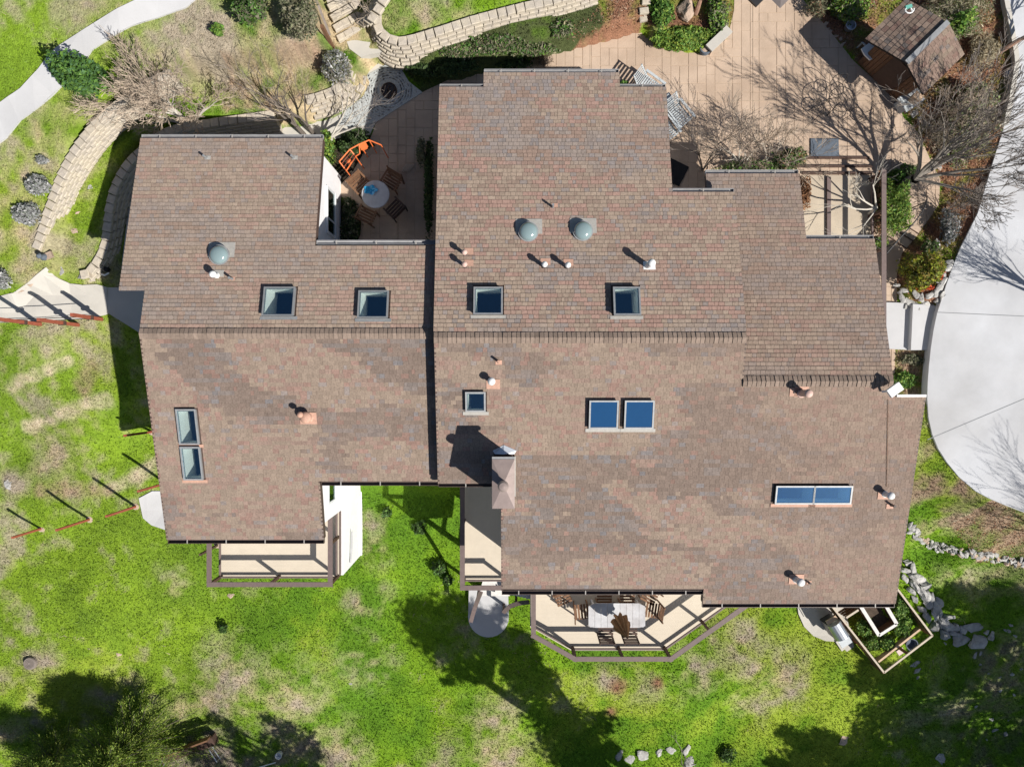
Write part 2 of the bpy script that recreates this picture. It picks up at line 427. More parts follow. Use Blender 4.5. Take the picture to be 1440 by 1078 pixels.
# ================================================================ ground cover colours
GREEN1 = np.array([.165,.285,.018]); GREEN2 = np.array([.090,.185,.016]); YEL = np.array([.255,.315,.04])
DRY = np.array([.44,.35,.22]); GREYD = np.array([.33,.275,.22]); MULCH = np.array([.26,.135,.085]); MULCHB = np.array([.31,.22,.155]); PALE = np.array([.52,.43,.32]); DARKG = np.array([.03,.05,.018])
def blob(X, Y, u, v, rx, ry=None, ang=0, z=0):
    p = G(u, v); k = (HC-p.z)/FX; rx *= k; ry = rx if ry is None else ry*k
    dx = X-p.x; dy = Y-p.y; c, s = math.cos(ang), math.sin(ang)
    a = (dx*c+dy*s)/rx; b = (-dx*s+dy*c)/ry
    return np.exp(-(a*a+b*b))
DRYB = [(150,25,60,.7),(60,185,40,.6),(40,245,30,.6),(300,55,70,.9),(380,60,70,.9),(250,70,60,.8),(420,100,50,.8),(100,170,30,.7),(30,330,40,.7),(50,380,40,.8),(15,300,30,.6),
        (80,640,26,.9),(60,615,22,.8),(110,590,28,.6),(60,655,20,.7),(20,680,22,.8),(100,690,28,.6),(180,595,20,.5),(20,530,30,.5),(60,480,35,.5),(30,500,25,.6),
        (330,960,60,.75),(400,980,50,.8),(300,985,40,.8),(420,1040,40,.8),(480,1060,40,.7),(260,1000,30,.7),(180,960,30,.3),(60,930,24,.8),(700,1010,40,.7),(700,1060,50,.8),(620,1075,30,.6),
        (1100,955,40,.85),(1060,985,30,.5),(1040,910,40,.6),(985,945,40,.5),(860,950,30,.5),(905,960,26,.5),(1060,940,25,.6),(1000,905,25,.6),(520,930,40,.35),(500,850,20,.6),(530,860,16,.5),(540,835,14,.5),
        (650,900,25,.3),(240,830,30,.4),(330,820,40,.25),(530,770,24,.6),(525,735,18,.6),(150,980,30,.4),(10,1030,30,.7),(1330,740,40,.5),(1290,700,20,.5),(1360,800,40,.5),(1420,810,40,.6),(1300,640,20,.4),(1410,950,70,.5),(1350,1000,60,.4),
        (600,30,50,.55),(560,25,24,.9),(640,15,30,.5),(470,110,40,.8),(760,50,40,.5),(700,70,40,.35),(820,80,50,.7),(170,140,24,.5),(120,150,30,.5),(200,60,20,.5),(560,20,40,.6)]
LUSH = [(420,870,90,1),(560,1000,90,1),(540,870,80,1),(300,900,90,1),(600,1040,60,1),(590,720,60,1),(950,1020,120,1),(1130,1000,90,1),(1290,790,50,1),(1350,830,60,1),(160,860,90,.8),(160,600,50,.7),(760,960,60,.8),(1180,930,60,1),(60,80,60,.8),(1300,930,60,.8)]
def cover(X, Y):
    n1 = fractal(X, Y, 3.2, 11, 5); n2 = fractal(X, Y, .9, 12, 4); n3 = fractal(X, Y, 6, 13, 3); n4 = fractal(X, Y, .35, 14, 3)
    t = np.clip(.5+n1*1.2+n2*.9, 0, 1)[..., None]
    c = GREEN2*(1-t)+GREEN1*t
    yl = np.clip((n3+n2*.6-.05)*1.8, 0, .75)[..., None]; c = c*(1-yl)+YEL*yl
    # west slope and north-west terraces are drier and yellower
    west = 1/(1+np.exp((X+11)*1.2)); up = 1/(1+np.exp(-(Y-1)*.8))
    c = c*(1-.38*(west*.7)[..., None])+YEL*.38*(west*.7)[..., None]
    dry = np.clip((n1*.7+n2*1.0+n4*.5)*1.2-.46+.34*west+.22*west*up, 0, .8)
    lush = np.zeros_like(X)
    for u, v, r, a in LUSH: lush = np.maximum(lush, blob(X, Y, u, v, r)*a)
    dry = np.clip(dry-lush*.7, 0, 1); c = c*(1+.12*lush[..., None])
    for u, v, r, a in DRYB: dry = np.maximum(dry, np.clip(blob(X, Y, u, v, r)*a*1.1-.08+ (n2*.8+n4*.7)*blob(X, Y, u, v, r*1.4), 0, .95))
    k = np.clip(.5+n2*1.6, 0, 1)[..., None]; dc = DRY*(1-k)+GREYD*k
    c = c*(1-dry[..., None])+dc*dry[..., None]
    def lay(col, mask):
        nonlocal c
        mm = np.clip(mask, 0, 1)[..., None]; c = c*(1-mm)+col*mm
    # bare streaks down the western slope
    for a, b, wd in (((150,560),(40,600),9),((225,645),(190,672),9),((190,672),(150,690),10),((150,690),(60,688),12),((95,508),(15,545),7),((130,515),(118,545),12)):
        pa, pb = G(*a), G(*b); d = pb-pa; L2 = d.x**2+d.y**2
        tt = np.clip(((X-pa.x)*d.x+(Y-pa.y)*d.y)/L2, 0, 1)
        dist = np.hypot(X-pa.x-d.x*tt, Y-pa.y-d.y*tt)+n2*.25
        lay(PALE if wd != 12 else MULCHB*1.1, np.clip(1.3-dist/(wd*.026), 0, .85)*(.75+n4*.6))
    for u, v, r in ((870,965,14),(925,960,10),(860,1000,10),(655,765,0.1)):
        lay(MULCH*.9, blob(X, Y, u, v, r)*1.2+n4*.5*blob(X, Y, u, v, r*1.5)-.2)
    # mulched beds
    def bed(px, z, col, amt):
        m_ = inpoly(X+n2*.12, Y+n4*.12, PZ(px, z)).astype(float)
        lay(col, m_*np.clip(amt+n2*.9+n4*.8, 0, 1))
    bed([(790,70),(905,38),(915,-40),(840,-60),(835,20),(800,45)], .5, MULCH, .95)
    bed([(905,38),(1032,50),(1040,-60),(905,-60)], .2, MULCH*.75, .8)
    bed([(420,150),(480,130),(505,100),(480,80),(440,80),(330,95),(300,150)], .9, MULCHB*1.25, .42)
    bed([(1110,-60),(1165,40),(1260,140),(1290,180),(1330,260),(1300,310),(1260,345),(1262,420),(1320,430),(1385,260),(1418,160),(1424,60),(1390,-80)], .1, MULCH, .85)
    bed([(1256,490),(1312,490),(1306,560),(1250,556)], 0, MULCHB, .75)
    bed([(1345,740),(1375,690),(1500,740),(1500,810),(1400,800)], -.5, MULCHB*1.1, .8)
    bed([(1296,560),(1310,600),(1330,650),(1372,690),(1350,745),(1300,765),(1270,740),(1290,600)], -.3, MULCHB*.8, .25)
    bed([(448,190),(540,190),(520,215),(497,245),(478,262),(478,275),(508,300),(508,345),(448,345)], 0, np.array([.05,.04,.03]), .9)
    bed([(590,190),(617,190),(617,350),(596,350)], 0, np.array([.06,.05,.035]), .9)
    bed([(455,62),(520,30),(535,45),(550,76),(566,88),(520,120),(500,140),(440,165),(380,172),(380,160),(440,148),(480,130),(505,110),(500,84)], .3, DRY*1.05, .85)
    bed([(566,95),(590,75),(660,48),(740,28),(830,5),(850,40),(800,68),(705,90),(640,112),(596,132)], .3, np.array([.065,.08,.032]), 1.3)  # bank soil darkened: the house's shade is put into the ground colour
    bed([(440,80),(470,66),(530,30),(540,-60),(440,-60)], 1.2, DRY*.85, .75)
    bed([(1230,240),(1290,250),(1290,330),(1255,350),(1225,345)], 0, MULCHB*.7, .7)
    bed([(985,235),(1120,200),(1130,260),(985,262)], 0, MULCHB*.6, .7)
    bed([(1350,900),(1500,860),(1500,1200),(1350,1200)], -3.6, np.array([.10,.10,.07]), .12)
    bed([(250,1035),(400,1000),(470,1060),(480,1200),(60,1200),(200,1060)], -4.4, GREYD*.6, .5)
    return c*(1+.12*n4[..., None])

def build_ground():
    st = 1
    ys, xs = ZZ.shape; idx = np.arange(ys*xs).reshape(ys, xs)
    V = np.stack([XX.ravel(), YY.ravel(), ZZ.ravel()], 1)
    q = np.stack([idx[:-1,:-1].ravel(), idx[:-1,1:].ravel(), idx[1:,1:].ravel(), idx[1:,:-1].ravel()], 1)
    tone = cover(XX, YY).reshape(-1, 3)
    # outer land: rings out to the horizon, welded to the border of the fine sheet
    border = np.concatenate([idx[0,:-1:10], idx[:-1:10,-1], idx[-1,:0:-10], idx[:0:-10,0]])
    nb = len(border); rings = [border]; VV = [V]; base = len(V); TT = [tone]
    for s, zf in ((1.35,-.5),(2.2,-2.),(5,-4),(14,-6),(60,-9)):
        b = V[border]; r = np.stack([b[:,0]*s, b[:,1]*s, b[:,2]*1.2+zf-(s-1)*.1*0+np.where(b[:,1]>8, 1.5*min(s,6)-1, 0)], 1)
        r[:,2] += fractal(r[:,0], r[:,1], 9, 5)*.5; VV.append(r); TT.append(np.tile(GREEN2*.9, (nb,1))*(1+.3*fractal(r[:,0], r[:,1], 7, 6))[:,None])
        rings.append(np.arange(base, base+nb)); base += nb
    fs = [q]
    for a, b in zip(rings[:-1], rings[1:]):
        fs.append(np.stack([a, b, np.roll(b,-1), np.roll(a,-1)], 1))
    # fine border vertices between the welded ones: close with small fans
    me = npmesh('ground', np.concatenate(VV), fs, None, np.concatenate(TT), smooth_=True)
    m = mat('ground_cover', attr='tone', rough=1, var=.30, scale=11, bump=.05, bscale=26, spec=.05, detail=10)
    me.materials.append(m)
    o = link('ground', me); tag(o, 'sloping garden ground of green and dry grass', kind='structure')
build_ground()

# grass blades and litter as real geometry
def tufts(name, label, keep, dens, h, wd, colf, seed, lean=.5, mtl='leaf'):
    r = np.random.RandomState(seed)
    n = int(dens*(GX1-GX0)*(GY1-GY0)); X = r.uniform(GX0+.2, GX1-.2, n); Y = r.uniform(GY0+.2, GY1-.2, n)
    D = HC-TZa(X, Y); u = 720+X/D*FX; v = 539-Y/D*FX
    k = keep(X, Y) & (u > -60) & (u < 1500) & (v > -60) & (v < 1140); X = X[k]; Y = Y[k]; n = len(X)
    Z = TZa(X, Y); a = r.uniform(0, 2*PI, n); hh = h*r.uniform(.5, 1.4, n); ww = wd*r.uniform(.6, 1.4, n)
    la = r.uniform(0, 2*PI, n); ll = hh*r.uniform(0, lean*2, n)
    bx, by = np.cos(a)*ww/2, np.sin(a)*ww/2
    V = np.empty((n, 3, 3)); V[:,0] = np.stack([X-bx, Y-by, Z-.01], 1); V[:,1] = np.stack([X+bx, Y+by, Z-.01], 1)
    V[:,2] = np.stack([X+np.cos(la)*ll, Y+np.sin(la)*ll, Z+hh], 1)
    c = colf(X, Y, r); T = np.repeat(c[:,None,:], 3, 1)
    me = npmesh(name, V.reshape(-1,3), np.arange(3*n).reshape(n,3), mtl, T.reshape(-1,3))
    return tag(link(name, me), label, kind='stuff')
notveg_px = []   # filled with paved outlines (world xy)
PAVED = []
def paved(X, Y):
    m = np.zeros(X.shape, bool)
    for p in PAVED: m |= inpoly(X, Y, p)
    return m

# ================================================================ paved surfaces
def slab(name, poly, material, dz=.05, z=None, cell=.6, depth=.18, label=None, top=None, kind='structure', parent=None):
    b = MB(); xs = [p[0] for p in poly]; ys = [p[1] for p in poly]
    zf = (lambda x, y: z) if z is not None else (lambda x, y: TZ(x, y)+dz)
    if top: zf = top
    if z is not None: b.prism(poly, z-depth, z)
    else:
        i = math.floor(min(xs)/cell)
        while i*cell < max(xs):
            j = math.floor(min(ys)/cell)
            while j*cell < max(ys):
                r = [(i*cell,j*cell),((i+1)*cell,j*cell),((i+1)*cell,(j+1)*cell),(i*cell,(j+1)*cell)]
                q = clip_tile(poly, r)
                if len(q) >= 3:
                    ar = sum(q[k][0]*q[(k+1)%len(q)][1]-q[(k+1)%len(q)][0]*q[k][1] for k in range(len(q)))
                    if ar < 0: q = q[::-1]
                    if abs(ar) > 1e-5: b.add([(x, y, zf(x, y)) for x, y in q], [tuple(range(len(q)))])
                j += 1
            i += 1
        n = len(poly)
        for k in range(n):
            a, c = Vector(poly[k]), Vector(poly[(k+1)%n]); m_ = max(1, int((c-a).length/cell))
            for t in range(m_):
                p = a+(c-a)*t/m_; q = a+(c-a)*(t+1)/m_
                b.add([(p.x,p.y,zf(p.x,p.y)),(q.x,q.y,zf(q.x,q.y)),(q.x,q.y,zf(q.x,q.y)-depth),(p.x,p.y,zf(p.x,p.y)-depth)], [(0,1,2,3)])
    o = b.build(name, material, parent)
    if parent is None: tag(o, label, kind=kind); PAVED.append(poly)
    return o
def gpoly(px): return [tuple(G(u, v)[:2]) for u, v in px]
def c2(px, step=.5): return [tuple(p[:2]) for p in curve([(x, y, 0) for x, y in px], step)]

# driveway with control joints
drv = c2(PZ([(1395,-60),(1421,50),(1426,90),(1417,160),(1402,210),(1387,260),(1375,300),(1350,350),(1331,400),(1318,440),(1309,490),(1304,560),(1311,610),(1332,650),(1372,690),(1445,722),(1560,760)], .5))+PZ([(1560,-60)], .5)
DRV = slab('driveway', drv, 'drive_concrete', z=.5, depth=.35, label='pale concrete driveway curving along the right side')
jb = MB()
for a, b in (((1318,439),(1560,450)),((1304,618),(1560,510)),((1385,262),(1560,190))):
    pa, pb = P(*a, .5), P(*b, .5); pa.z = pb.z = .503; jb.beam(pa, pb, .022, .004)
tag(jb.build('driveway_joint', 'frame_dark', DRV), kind=None)
# kerb lip between drive and bed at the top right
kb = MB(); kc = curve([P(u, v, .55) for u, v in ((1405,-40),(1422,50),(1428,90),(1424,115),(1420,140),(1412,175))], .3)
for p, q in zip(kc[:-1], kc[1:]): kb.beam(p, q, .16, .2)
tag(kb.build('kerb', 'concrete_pale'), kind='structure')

yard_px = [(500,345),(507,330),(508,312),(503,298),(493,285),(478,275),(478,262),(497,240),(512,215),(525,185),(529,172),(562,150),(594,130),(640,108),(705,86),(780,70),(850,53),(903,38),(912,49),(930,60),(958,67),(990,69),(1012,58),(1026,40),(1032,15),(1034,-60),(1085,-60),
           (1125,-5),(1165,42),(1200,86),(1235,118),(1260,140),(1270,165),(1290,185),(1308,225),(1322,252),(1320,288),(1302,314),(1284,338),(1268,356),(1261,385),(1261,424),(1257,548),(1235,548),(1000,520),(700,520),(560,450)]
yardp = PZ(yard_px, 0)
YARD = slab('patio', yardp, 'stamped_joint', z=.006, depth=.15, label='stamped tan concrete patio and yard north of the house')
house_cover = [[(-1.9,-2),(-1.9,8.6),(4.4,8.6),(4.4,5.3),(5.95,5.3),(5.95,5.9),(8.4,5.9),(8.4,3.9),(10.3,3.9),(10.3,-2)], [(-11,-2),(-11,7),(-5.95,7),(-5.95,3.75),(-1.9,3.75),(-1.9,-2)]]
def stamped_tiles():
    U = .30; x0, y0 = -6.6, -.3; nx, ny = 75, 52
    occ = np.zeros((nx, ny), bool); r = random.Random(4); cand = []
    for j in range(ny):
        for i in range(nx):
            if occ[i, j]: continue
            opts = [(1,2),(1,2),(1,2),(2,2),(2,1),(1,1),(2,1),(2,3),(1,3)]; r.shuffle(opts)
            for a, b in opts+[(1,1)]:
                if i+a <= nx and j+b <= ny and not occ[i:i+a, j:j+b].any(): break
            occ[i:i+a, j:j+b] = True
            g = .0045; X0, Y0 = x0+i*U+g, y0+j*U+g; X1, Y1 = x0+(i+a)*U-g, y0+(j+b)*U-g
            cx, cy = (X0+X1)/2, (Y0+Y1)/2
            if any(inpoly([cx], [cy], h)[0] for h in house_cover): continue
            rect = [(X0,Y0),(X1,Y0),(X1,Y1),(X0,Y1)]
            q = clip_tile(yardp, rect)
            if len(q) < 3: continue
            cand.append((a*b, i, j, rect, q, abs(sum(q[k][0]*q[(k+1)%len(q)][1]-q[(k+1)%len(q)][0]*q[k][1] for k in range(len(q))))/2))
    full = [c for c in cand if c[5] > .98*abs((c[3][2][0]-c[3][0][0])*(c[3][2][1]-c[3][0][1]))]
    full.sort(key=lambda c: -c[5]); big = full[:300]; ids = set((c[1], c[2]) for c in big); cache = {}
    for c in big:
        w_, h_ = c[3][2][0]-c[3][0][0], c[3][2][1]-c[3][0][1]; key = (round(w_, 3), round(h_, 3))
        if key not in cache:
            b = MB(); e = .006; t = .012
            vs = [(0,0,0),(w_,0,0),(w_,h_,0),(0,h_,0),(e,e,t),(w_-e,e,t),(w_-e,h_-e,t),(e,h_-e,t)]
            b.add(vs, [(4,5,6,7),(0,1,5,4),(1,2,6,5),(2,3,7,6),(3,0,4,7)]); cache[key] = b.mesh('slab_tile', 'stamped')
        o = link('slab_tile', cache[key], YARD); o.location = (c[3][0][0], c[3][0][1], .004+random.uniform(-.002,.002))
    b = MB()
    for c in cand:
        if (c[1], c[2]) in ids: continue
        b.prism(c[4], .002, .02+random.uniform(-.002,.002)) if len(c[4]) > 4 else b.add([(x, y, .004) for x, y in c[4]]+[(x*.96+.04*sum(p[0] for p in c[4])/len(c[4]), y*.96+.04*sum(p[1] for p in c[4])/len(c[4]), .02) for x, y in c[4]],
              [tuple(range(len(c[4]), 2*len(c[4])))]+[(k, (k+1)%len(c[4]), len(c[4])+(k+1)%len(c[4]), len(c[4])+k) for k in range(len(c[4]))])
    tag(b.build('small_slab_tiles', 'stamped', YARD), kind='stuff')
    jb = MB()
    for a, b_ in (((1059,-20),(1059,190)),((830,-10),(830,104)),((880,142),(1240,142)),((600,205),(480,205)),((560,140),(560,345))):
        pa, pb = P(*a, .02), P(*b_, .02); jb.beam(pa, pb, .02, .012)
    jb.build('control_joint', 'stamped_joint', YARD)
stamped_tiles()

# concrete paths
slab('walkway', PZ([(203,405),(180,405),(172,370),(178,320),(190,250),(205,200),(240,186),(300,182),(360,176),(385,168),(430,152),(460,140),(485,128),(503,112),(518,100),(532,90),(555,100),(529,172),(520,190),(300,215),(205,320),(240,470),(197,468),(152,440),(150,404)], 0), 'concrete_pale', z=.03, depth=.2, label='concrete walk round the north west corner of the house')
slab('west_path', gpoly([(-30,424),(20,412),(40,398),(66,376),(84,392),(100,399),(118,401),(137,400),(152,404),(152,442),(130,447),(60,452),(-30,455)]), 'concrete_pale', dz=.05, label='pale concrete path under the red posts at left')
up = c2(gpoly([(300,-20),(262,12),(220,27),(185,38),(160,52),(130,72),(112,100),(85,125),(60,148),(30,170),(10,195),(-30,225)]), .6)
dn = c2(gpoly([(-40,160),(0,146),(30,125),(55,98),(80,68),(120,42),(160,17),(190,2),(230,-20)]), .6)
slab('upper_path', up+dn, 'concrete_white', dz=.06, label='white concrete path curving across the top left corner')
slab('side_landing', gpoly([(196,700),(215,690),(228,690),(240,745),(232,744),(214,738),(202,728)]), 'concrete_white', dz=.05, label='rounded concrete pad beside the south west corner')
slab('paved_landing', PZ([(487,57),(520,38),(532,42),(540,62),(546,73),(520,78),(508,82),(492,70)], .55), 'concrete_pale', z=.62, depth=.3, label='small beige concrete landing at the foot of the stone steps')
slab('step_pad', PZ([(1245,425),(1282,426),(1280,492),(1245,490)], .1), 'concrete_white', z=.12, depth=.3, label='lower concrete step between the path and the driveway')
slab('upper_step_pad', PZ([(1284,427),(1318,430),(1309,492),(1281,492)], .3), 'concrete_white', z=.30, depth=.4, label='upper concrete step beside the driveway')
slab('side_patio', PZ([(1128,247),(1226,247),(1226,420),(1128,420)], .0), 'concrete_tan', z=.045, depth=.2, label='cream concrete pad beside the east wing')
slab('barbecue_pad', gpoly([(1120,845),(1122,862),(1130,880),(1143,893),(1160,900),(1176,901),(1190,915),(1200,908),(1185,845)]), 'concrete_pale', dz=.06, label='curved concrete pad under the barbecue')
STAIRPAD = G(687, 866)
pad = [(STAIRPAD.x+math.cos(t)*.78, STAIRPAD.y-.0+math.sin(t)*.78) for t in [PI+i*PI/14 for i in range(15)]]
pad = pad+[(STAIRPAD.x+.75, STAIRPAD.y+1.1), (STAIRPAD.x-.75, STAIRPAD.y+1.1)]
slab('stair_landing', pad, 'concrete_white', z=STAIRPAD.z+.08, depth=.3, label='round ended concrete landing at the foot of the deck stairs')
MOS = slab('pebble_court', PZ([(508,110),(560,82),(566,100),(575,115),(594,130),(529,172),(505,178),(470,178),(490,150)], .03), 'mosaic', z=.05, depth=.2, label='pale pebble mosaic court with a dark round basin')
# swirled rows of pebbles set in the court
pm = MB(); rr = random.Random(8)
cpt = P(547,127,.05)
for k in range(1500):
    a = rr.uniform(0, 2*PI); ring = .42+.085*rr.randint(0, 22); p = Vector((cpt.x+math.cos(a)*ring, cpt.y+math.sin(a)*ring, .05))
    if not inpoly([p.x], [p.y], PZ([(512,110),(558,84),(563,100),(572,116),(588,130),(529,168),(505,174),(480,174)], .03))[0]: continue
    s = rr.uniform(.022, .036); pm.box((p.x, p.y, .053), (s*1.8, s, .02), rz=a+PI/2)
tag(pm.build('pebbles', 'rock', MOS), kind='stuff')
# ================================================================ the house
S_ = .25
zWr, yW, zEr, yE = 4.34, 1.39, 4.70, 1.25
zNr = zEr-S_*(yE-.06)
fWN = lambda x, y: zWr-S_*(y-yW); fWS = lambda x, y: zWr-S_*(yW-y)
fEN = lambda x, y: zEr-S_*(y-yE); fES = lambda x, y: zEr-S_*(yE-y)
fNE = lambda x, y: zNr-S_*(y-.06)
H = root_of('house', (0,0,0), 'sprawling house with a brown shingle roof, white walls and decks on its south side', 'house')
def onplane(f_sign, zr, yr, u, v, lift=0):
    q = (539-v)/FX; zr = zr+lift
    D = (HC-zr-S_*yr)/(1-S_*q) if f_sign > 0 else (HC-zr+S_*yr)/(1+S_*q)
    return Vector(((u-720)*D/FX, (539-v)*D/FX, HC-D))
PL = {'WN': (1, zWr, yW, fWN), 'WS': (-1, zWr, yW, fWS), 'EN': (1, zEr, yE, fEN), 'ES': (-1, zEr, yE, fES), 'NE': (1, zNr, .06, fNE)}
def on(pl, u, v, lift=0): s, zr, yr, _ = PL[pl]; return onplane(s, zr, yr, u, v, lift)

# skylights: plane, outer frame corners in the photo (left, top, right, bottom), frame height
SKY = [('WN',371,403,412,444,.17),('WN',504,408,545,447,.17),('EN',666,403,707,442,.22),('EN',862,403,902,443,.22),
       ('ES',654,551,683,579,.14),('ES',829,563,869,603,.16),('ES',879,563,919,603,.16),('ES',1092,683,1145,709,.13),('ES',1145.5,683,1197,709,.13),
       ('WS',247,575,278,625,.12),('WS',254,628,285,675,.12)]
SKR = []
for pl, a, b, c, d, h in SKY:
    p = on(pl, a, b, h); q = on(pl, c, d, h)
    if pl == 'WS': p = on(pl, (247+1), b, h); q = on(pl, 278+ (0 if b < 600 else 7), d, h); xm = on(pl, (a+c)/2, (b+d)/2, h).x; p.x = xm-.30; q.x = xm+.30
    x0, x1 = sorted((p.x, q.x)); y0, y1 = sorted((p.y, q.y)); SKR.append((pl, x0, x1, y0, y1, h))
# make the two west skylights line up
a9, a10 = SKR[9], SKR[10]; mx_ = (a9[1]+a9[2]+a10[1]+a10[2])/4
SKR[9] = (a9[0], mx_-.29, mx_+.29, a9[3], a9[4], a9[5]); SKR[10] = (a10[0], mx_-.29, mx_+.29, a10[3], a10[4], a10[5])
CH = (-.50, .04, -3.28, -2.05)   # chimney x0 x1 y0 y1
ROOFS = {
 'WN': [(-11.13,7.32),(-5.69,7.32),(-5.69,3.98),(-2.0,3.98),(-2.0,1.39),(-10.39,1.39),(-10.39,2.68),(-11.13,2.68)],
 'WS': [(-10.39,1.39),(-2.0,1.39),(-2.0,-2.85),(-5.67,-2.85),(-5.67,-4.66),(-10.36,-4.66)],
 'EN': [(-2.14,1.25),(6.42,1.25),(6.42,5.49),(4.62,5.49),(4.62,8.86),(3.23,8.86),(3.23,9.37),(-.84,9.37),(-.84,8.86),(-2.17,8.86)],
 'ES': [(-2.12,1.25),(6.42,1.25),(6.42,.06),(10.6,.06),(10.6,-.38),(11.56,-.38),(11.56,-6.61),(5.77,-6.61),(5.77,-6.19),(-.30,-6.19),(-.30,-2.83),(-2.12,-2.83)],
 'NE': [(6.0,.06),(10.6,.06),(10.6,4.19),(8.6,4.19),(8.6,6.26),(5.83,6.26),(5.83,4.6),(6.0,4.6)]}
def holes_for(pl):
    hs = [[(x0+.05,y0+.05),(x1-.05,y0+.05),(x1-.05,y1-.05),(x0+.05,y1-.05)] for p, x0, x1, y0, y1, h in SKR if p == pl]
    if pl == 'ES': hs = hs
    return hs
TAN = np.array([.235,.182,.144]); GRY = np.array([.190,.160,.146]); RED = np.array([.222,.146,.121]); BRN = np.array([.192,.142,.114]); PNK = np.array([.248,.178,.146]); BLU = np.array([.168,.155,.156])
def on_xy(pl, px): return [tuple(on(pl, u, v)[:2]) for u, v in px]
DARKP = {'WS': [[(200,478),(285,478),(335,535),(405,588),(370,590),(300,562),(225,515)],[(425,478),(612,478),(612,562),(565,560),(515,528),(450,492)]],
 'ES': [[(735,705),(790,684),(832,682),(905,760),(985,776),(760,790),(728,745)],[(880,662),(1000,640),(1075,648),(1040,690),(985,700),(935,706),(880,690)],[(970,700),(1010,702),(1038,728),(1000,727)],[(1038,762),(1085,765),(1135,812),(1080,815),(1055,790)],[(940,560),(1060,556),(1050,600),(960,610)],[(612,520),(650,560),(650,600),(612,560)],[(1100,640),(1180,640),(1160,668),(1110,672)]]}
LITEP = {'ES': [[(832,681),(872,679),(905,706),(1000,700),(1075,740),(1040,765),(1000,790),(935,762)],[(879,648),(920,648),(920,658),(879,658)],[(1009,651),(1052,651),(1052,662),(1009,662)],[(800,795),(1000,795),(985,826),(720,826),(715,800)]], 'WS': [[(240,600),(440,600),(445,750),(245,750)]]}
def shingle_tones(X, Y, pl, r):
    n = len(X); S = (pl in ('WS', 'ES'))
    sk = X+(Y*1.1 if S else Y*.4)                 # bundles were laid in diagonal racks
    row = np.round(Y/.121); Xq = np.floor((X+row*.137)/.42)*.42-row*.137; skq = Xq+(row*.121*1.1 if S else row*.05)
    pat = fractal(skq/2.3, row*.121, 1.2, 40+len(pl)+ord(pl[0]), 2)+.05*r.randn(n)*(r.rand(n) < .1); bundle = fractal(np.round(X/.48)*.48+row*.21, row*.36, .42, 50, 2)
    rnd = r.rand(n)
    c = np.zeros((n, 3))
    if S:
        dark = (pat > (.17 if pl == 'WS' else .12)).astype(float)[:, None]*.85
        a = TAN*1.04+0*c; a = np.where((bundle > .22)[:, None], PNK*.98, a); a = np.where((rnd > .84)[:, None], RED*1.12, a); a = np.where((rnd < .06)[:, None], GRY*1.2, a)
        b = (BRN*.68+GRY*.25)*1.0+0*c; b = np.where((bundle > .2)[:, None], GRY*.95, b); b = np.where((rnd > .93)[:, None], RED*.95, b); b = np.where((rnd < .05)[:, None], BLU*1.0, b)
        c = a*(1-dark)+b*dark
        # eastern part is a browner batch
        for q in LITEP.get(pl, []): dark = np.where((inpoly(skq*0+Xq, row*.121, on_xy(pl, q)) & (r.rand(n) < .93))[:, None], 0, dark)
        for q in DARKP.get(pl, []): dark = np.where((inpoly(Xq, row*.121, on_xy(pl, q)) & (r.rand(n) < .93))[:, None], 1, dark)
        c = a*(1-dark)+b*dark
        e = (1/(1+np.exp(-(X-5.5+Y*.5)*1.2)))[:, None]*.55; c = c*(1-e)+(BRN*1.15)*e
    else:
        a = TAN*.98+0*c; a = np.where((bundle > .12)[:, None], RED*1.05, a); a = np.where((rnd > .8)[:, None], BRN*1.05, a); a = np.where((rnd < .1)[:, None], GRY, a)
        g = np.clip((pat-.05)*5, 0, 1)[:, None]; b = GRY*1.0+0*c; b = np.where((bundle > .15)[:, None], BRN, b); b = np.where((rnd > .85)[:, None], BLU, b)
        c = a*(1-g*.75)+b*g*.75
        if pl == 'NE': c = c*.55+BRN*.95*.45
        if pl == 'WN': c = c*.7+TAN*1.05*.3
    return c*(1.02 if S else 1.24)*(.90+.20*r.rand(n))[:, None]  # north slopes lightened in colour to offset their weaker sunlight
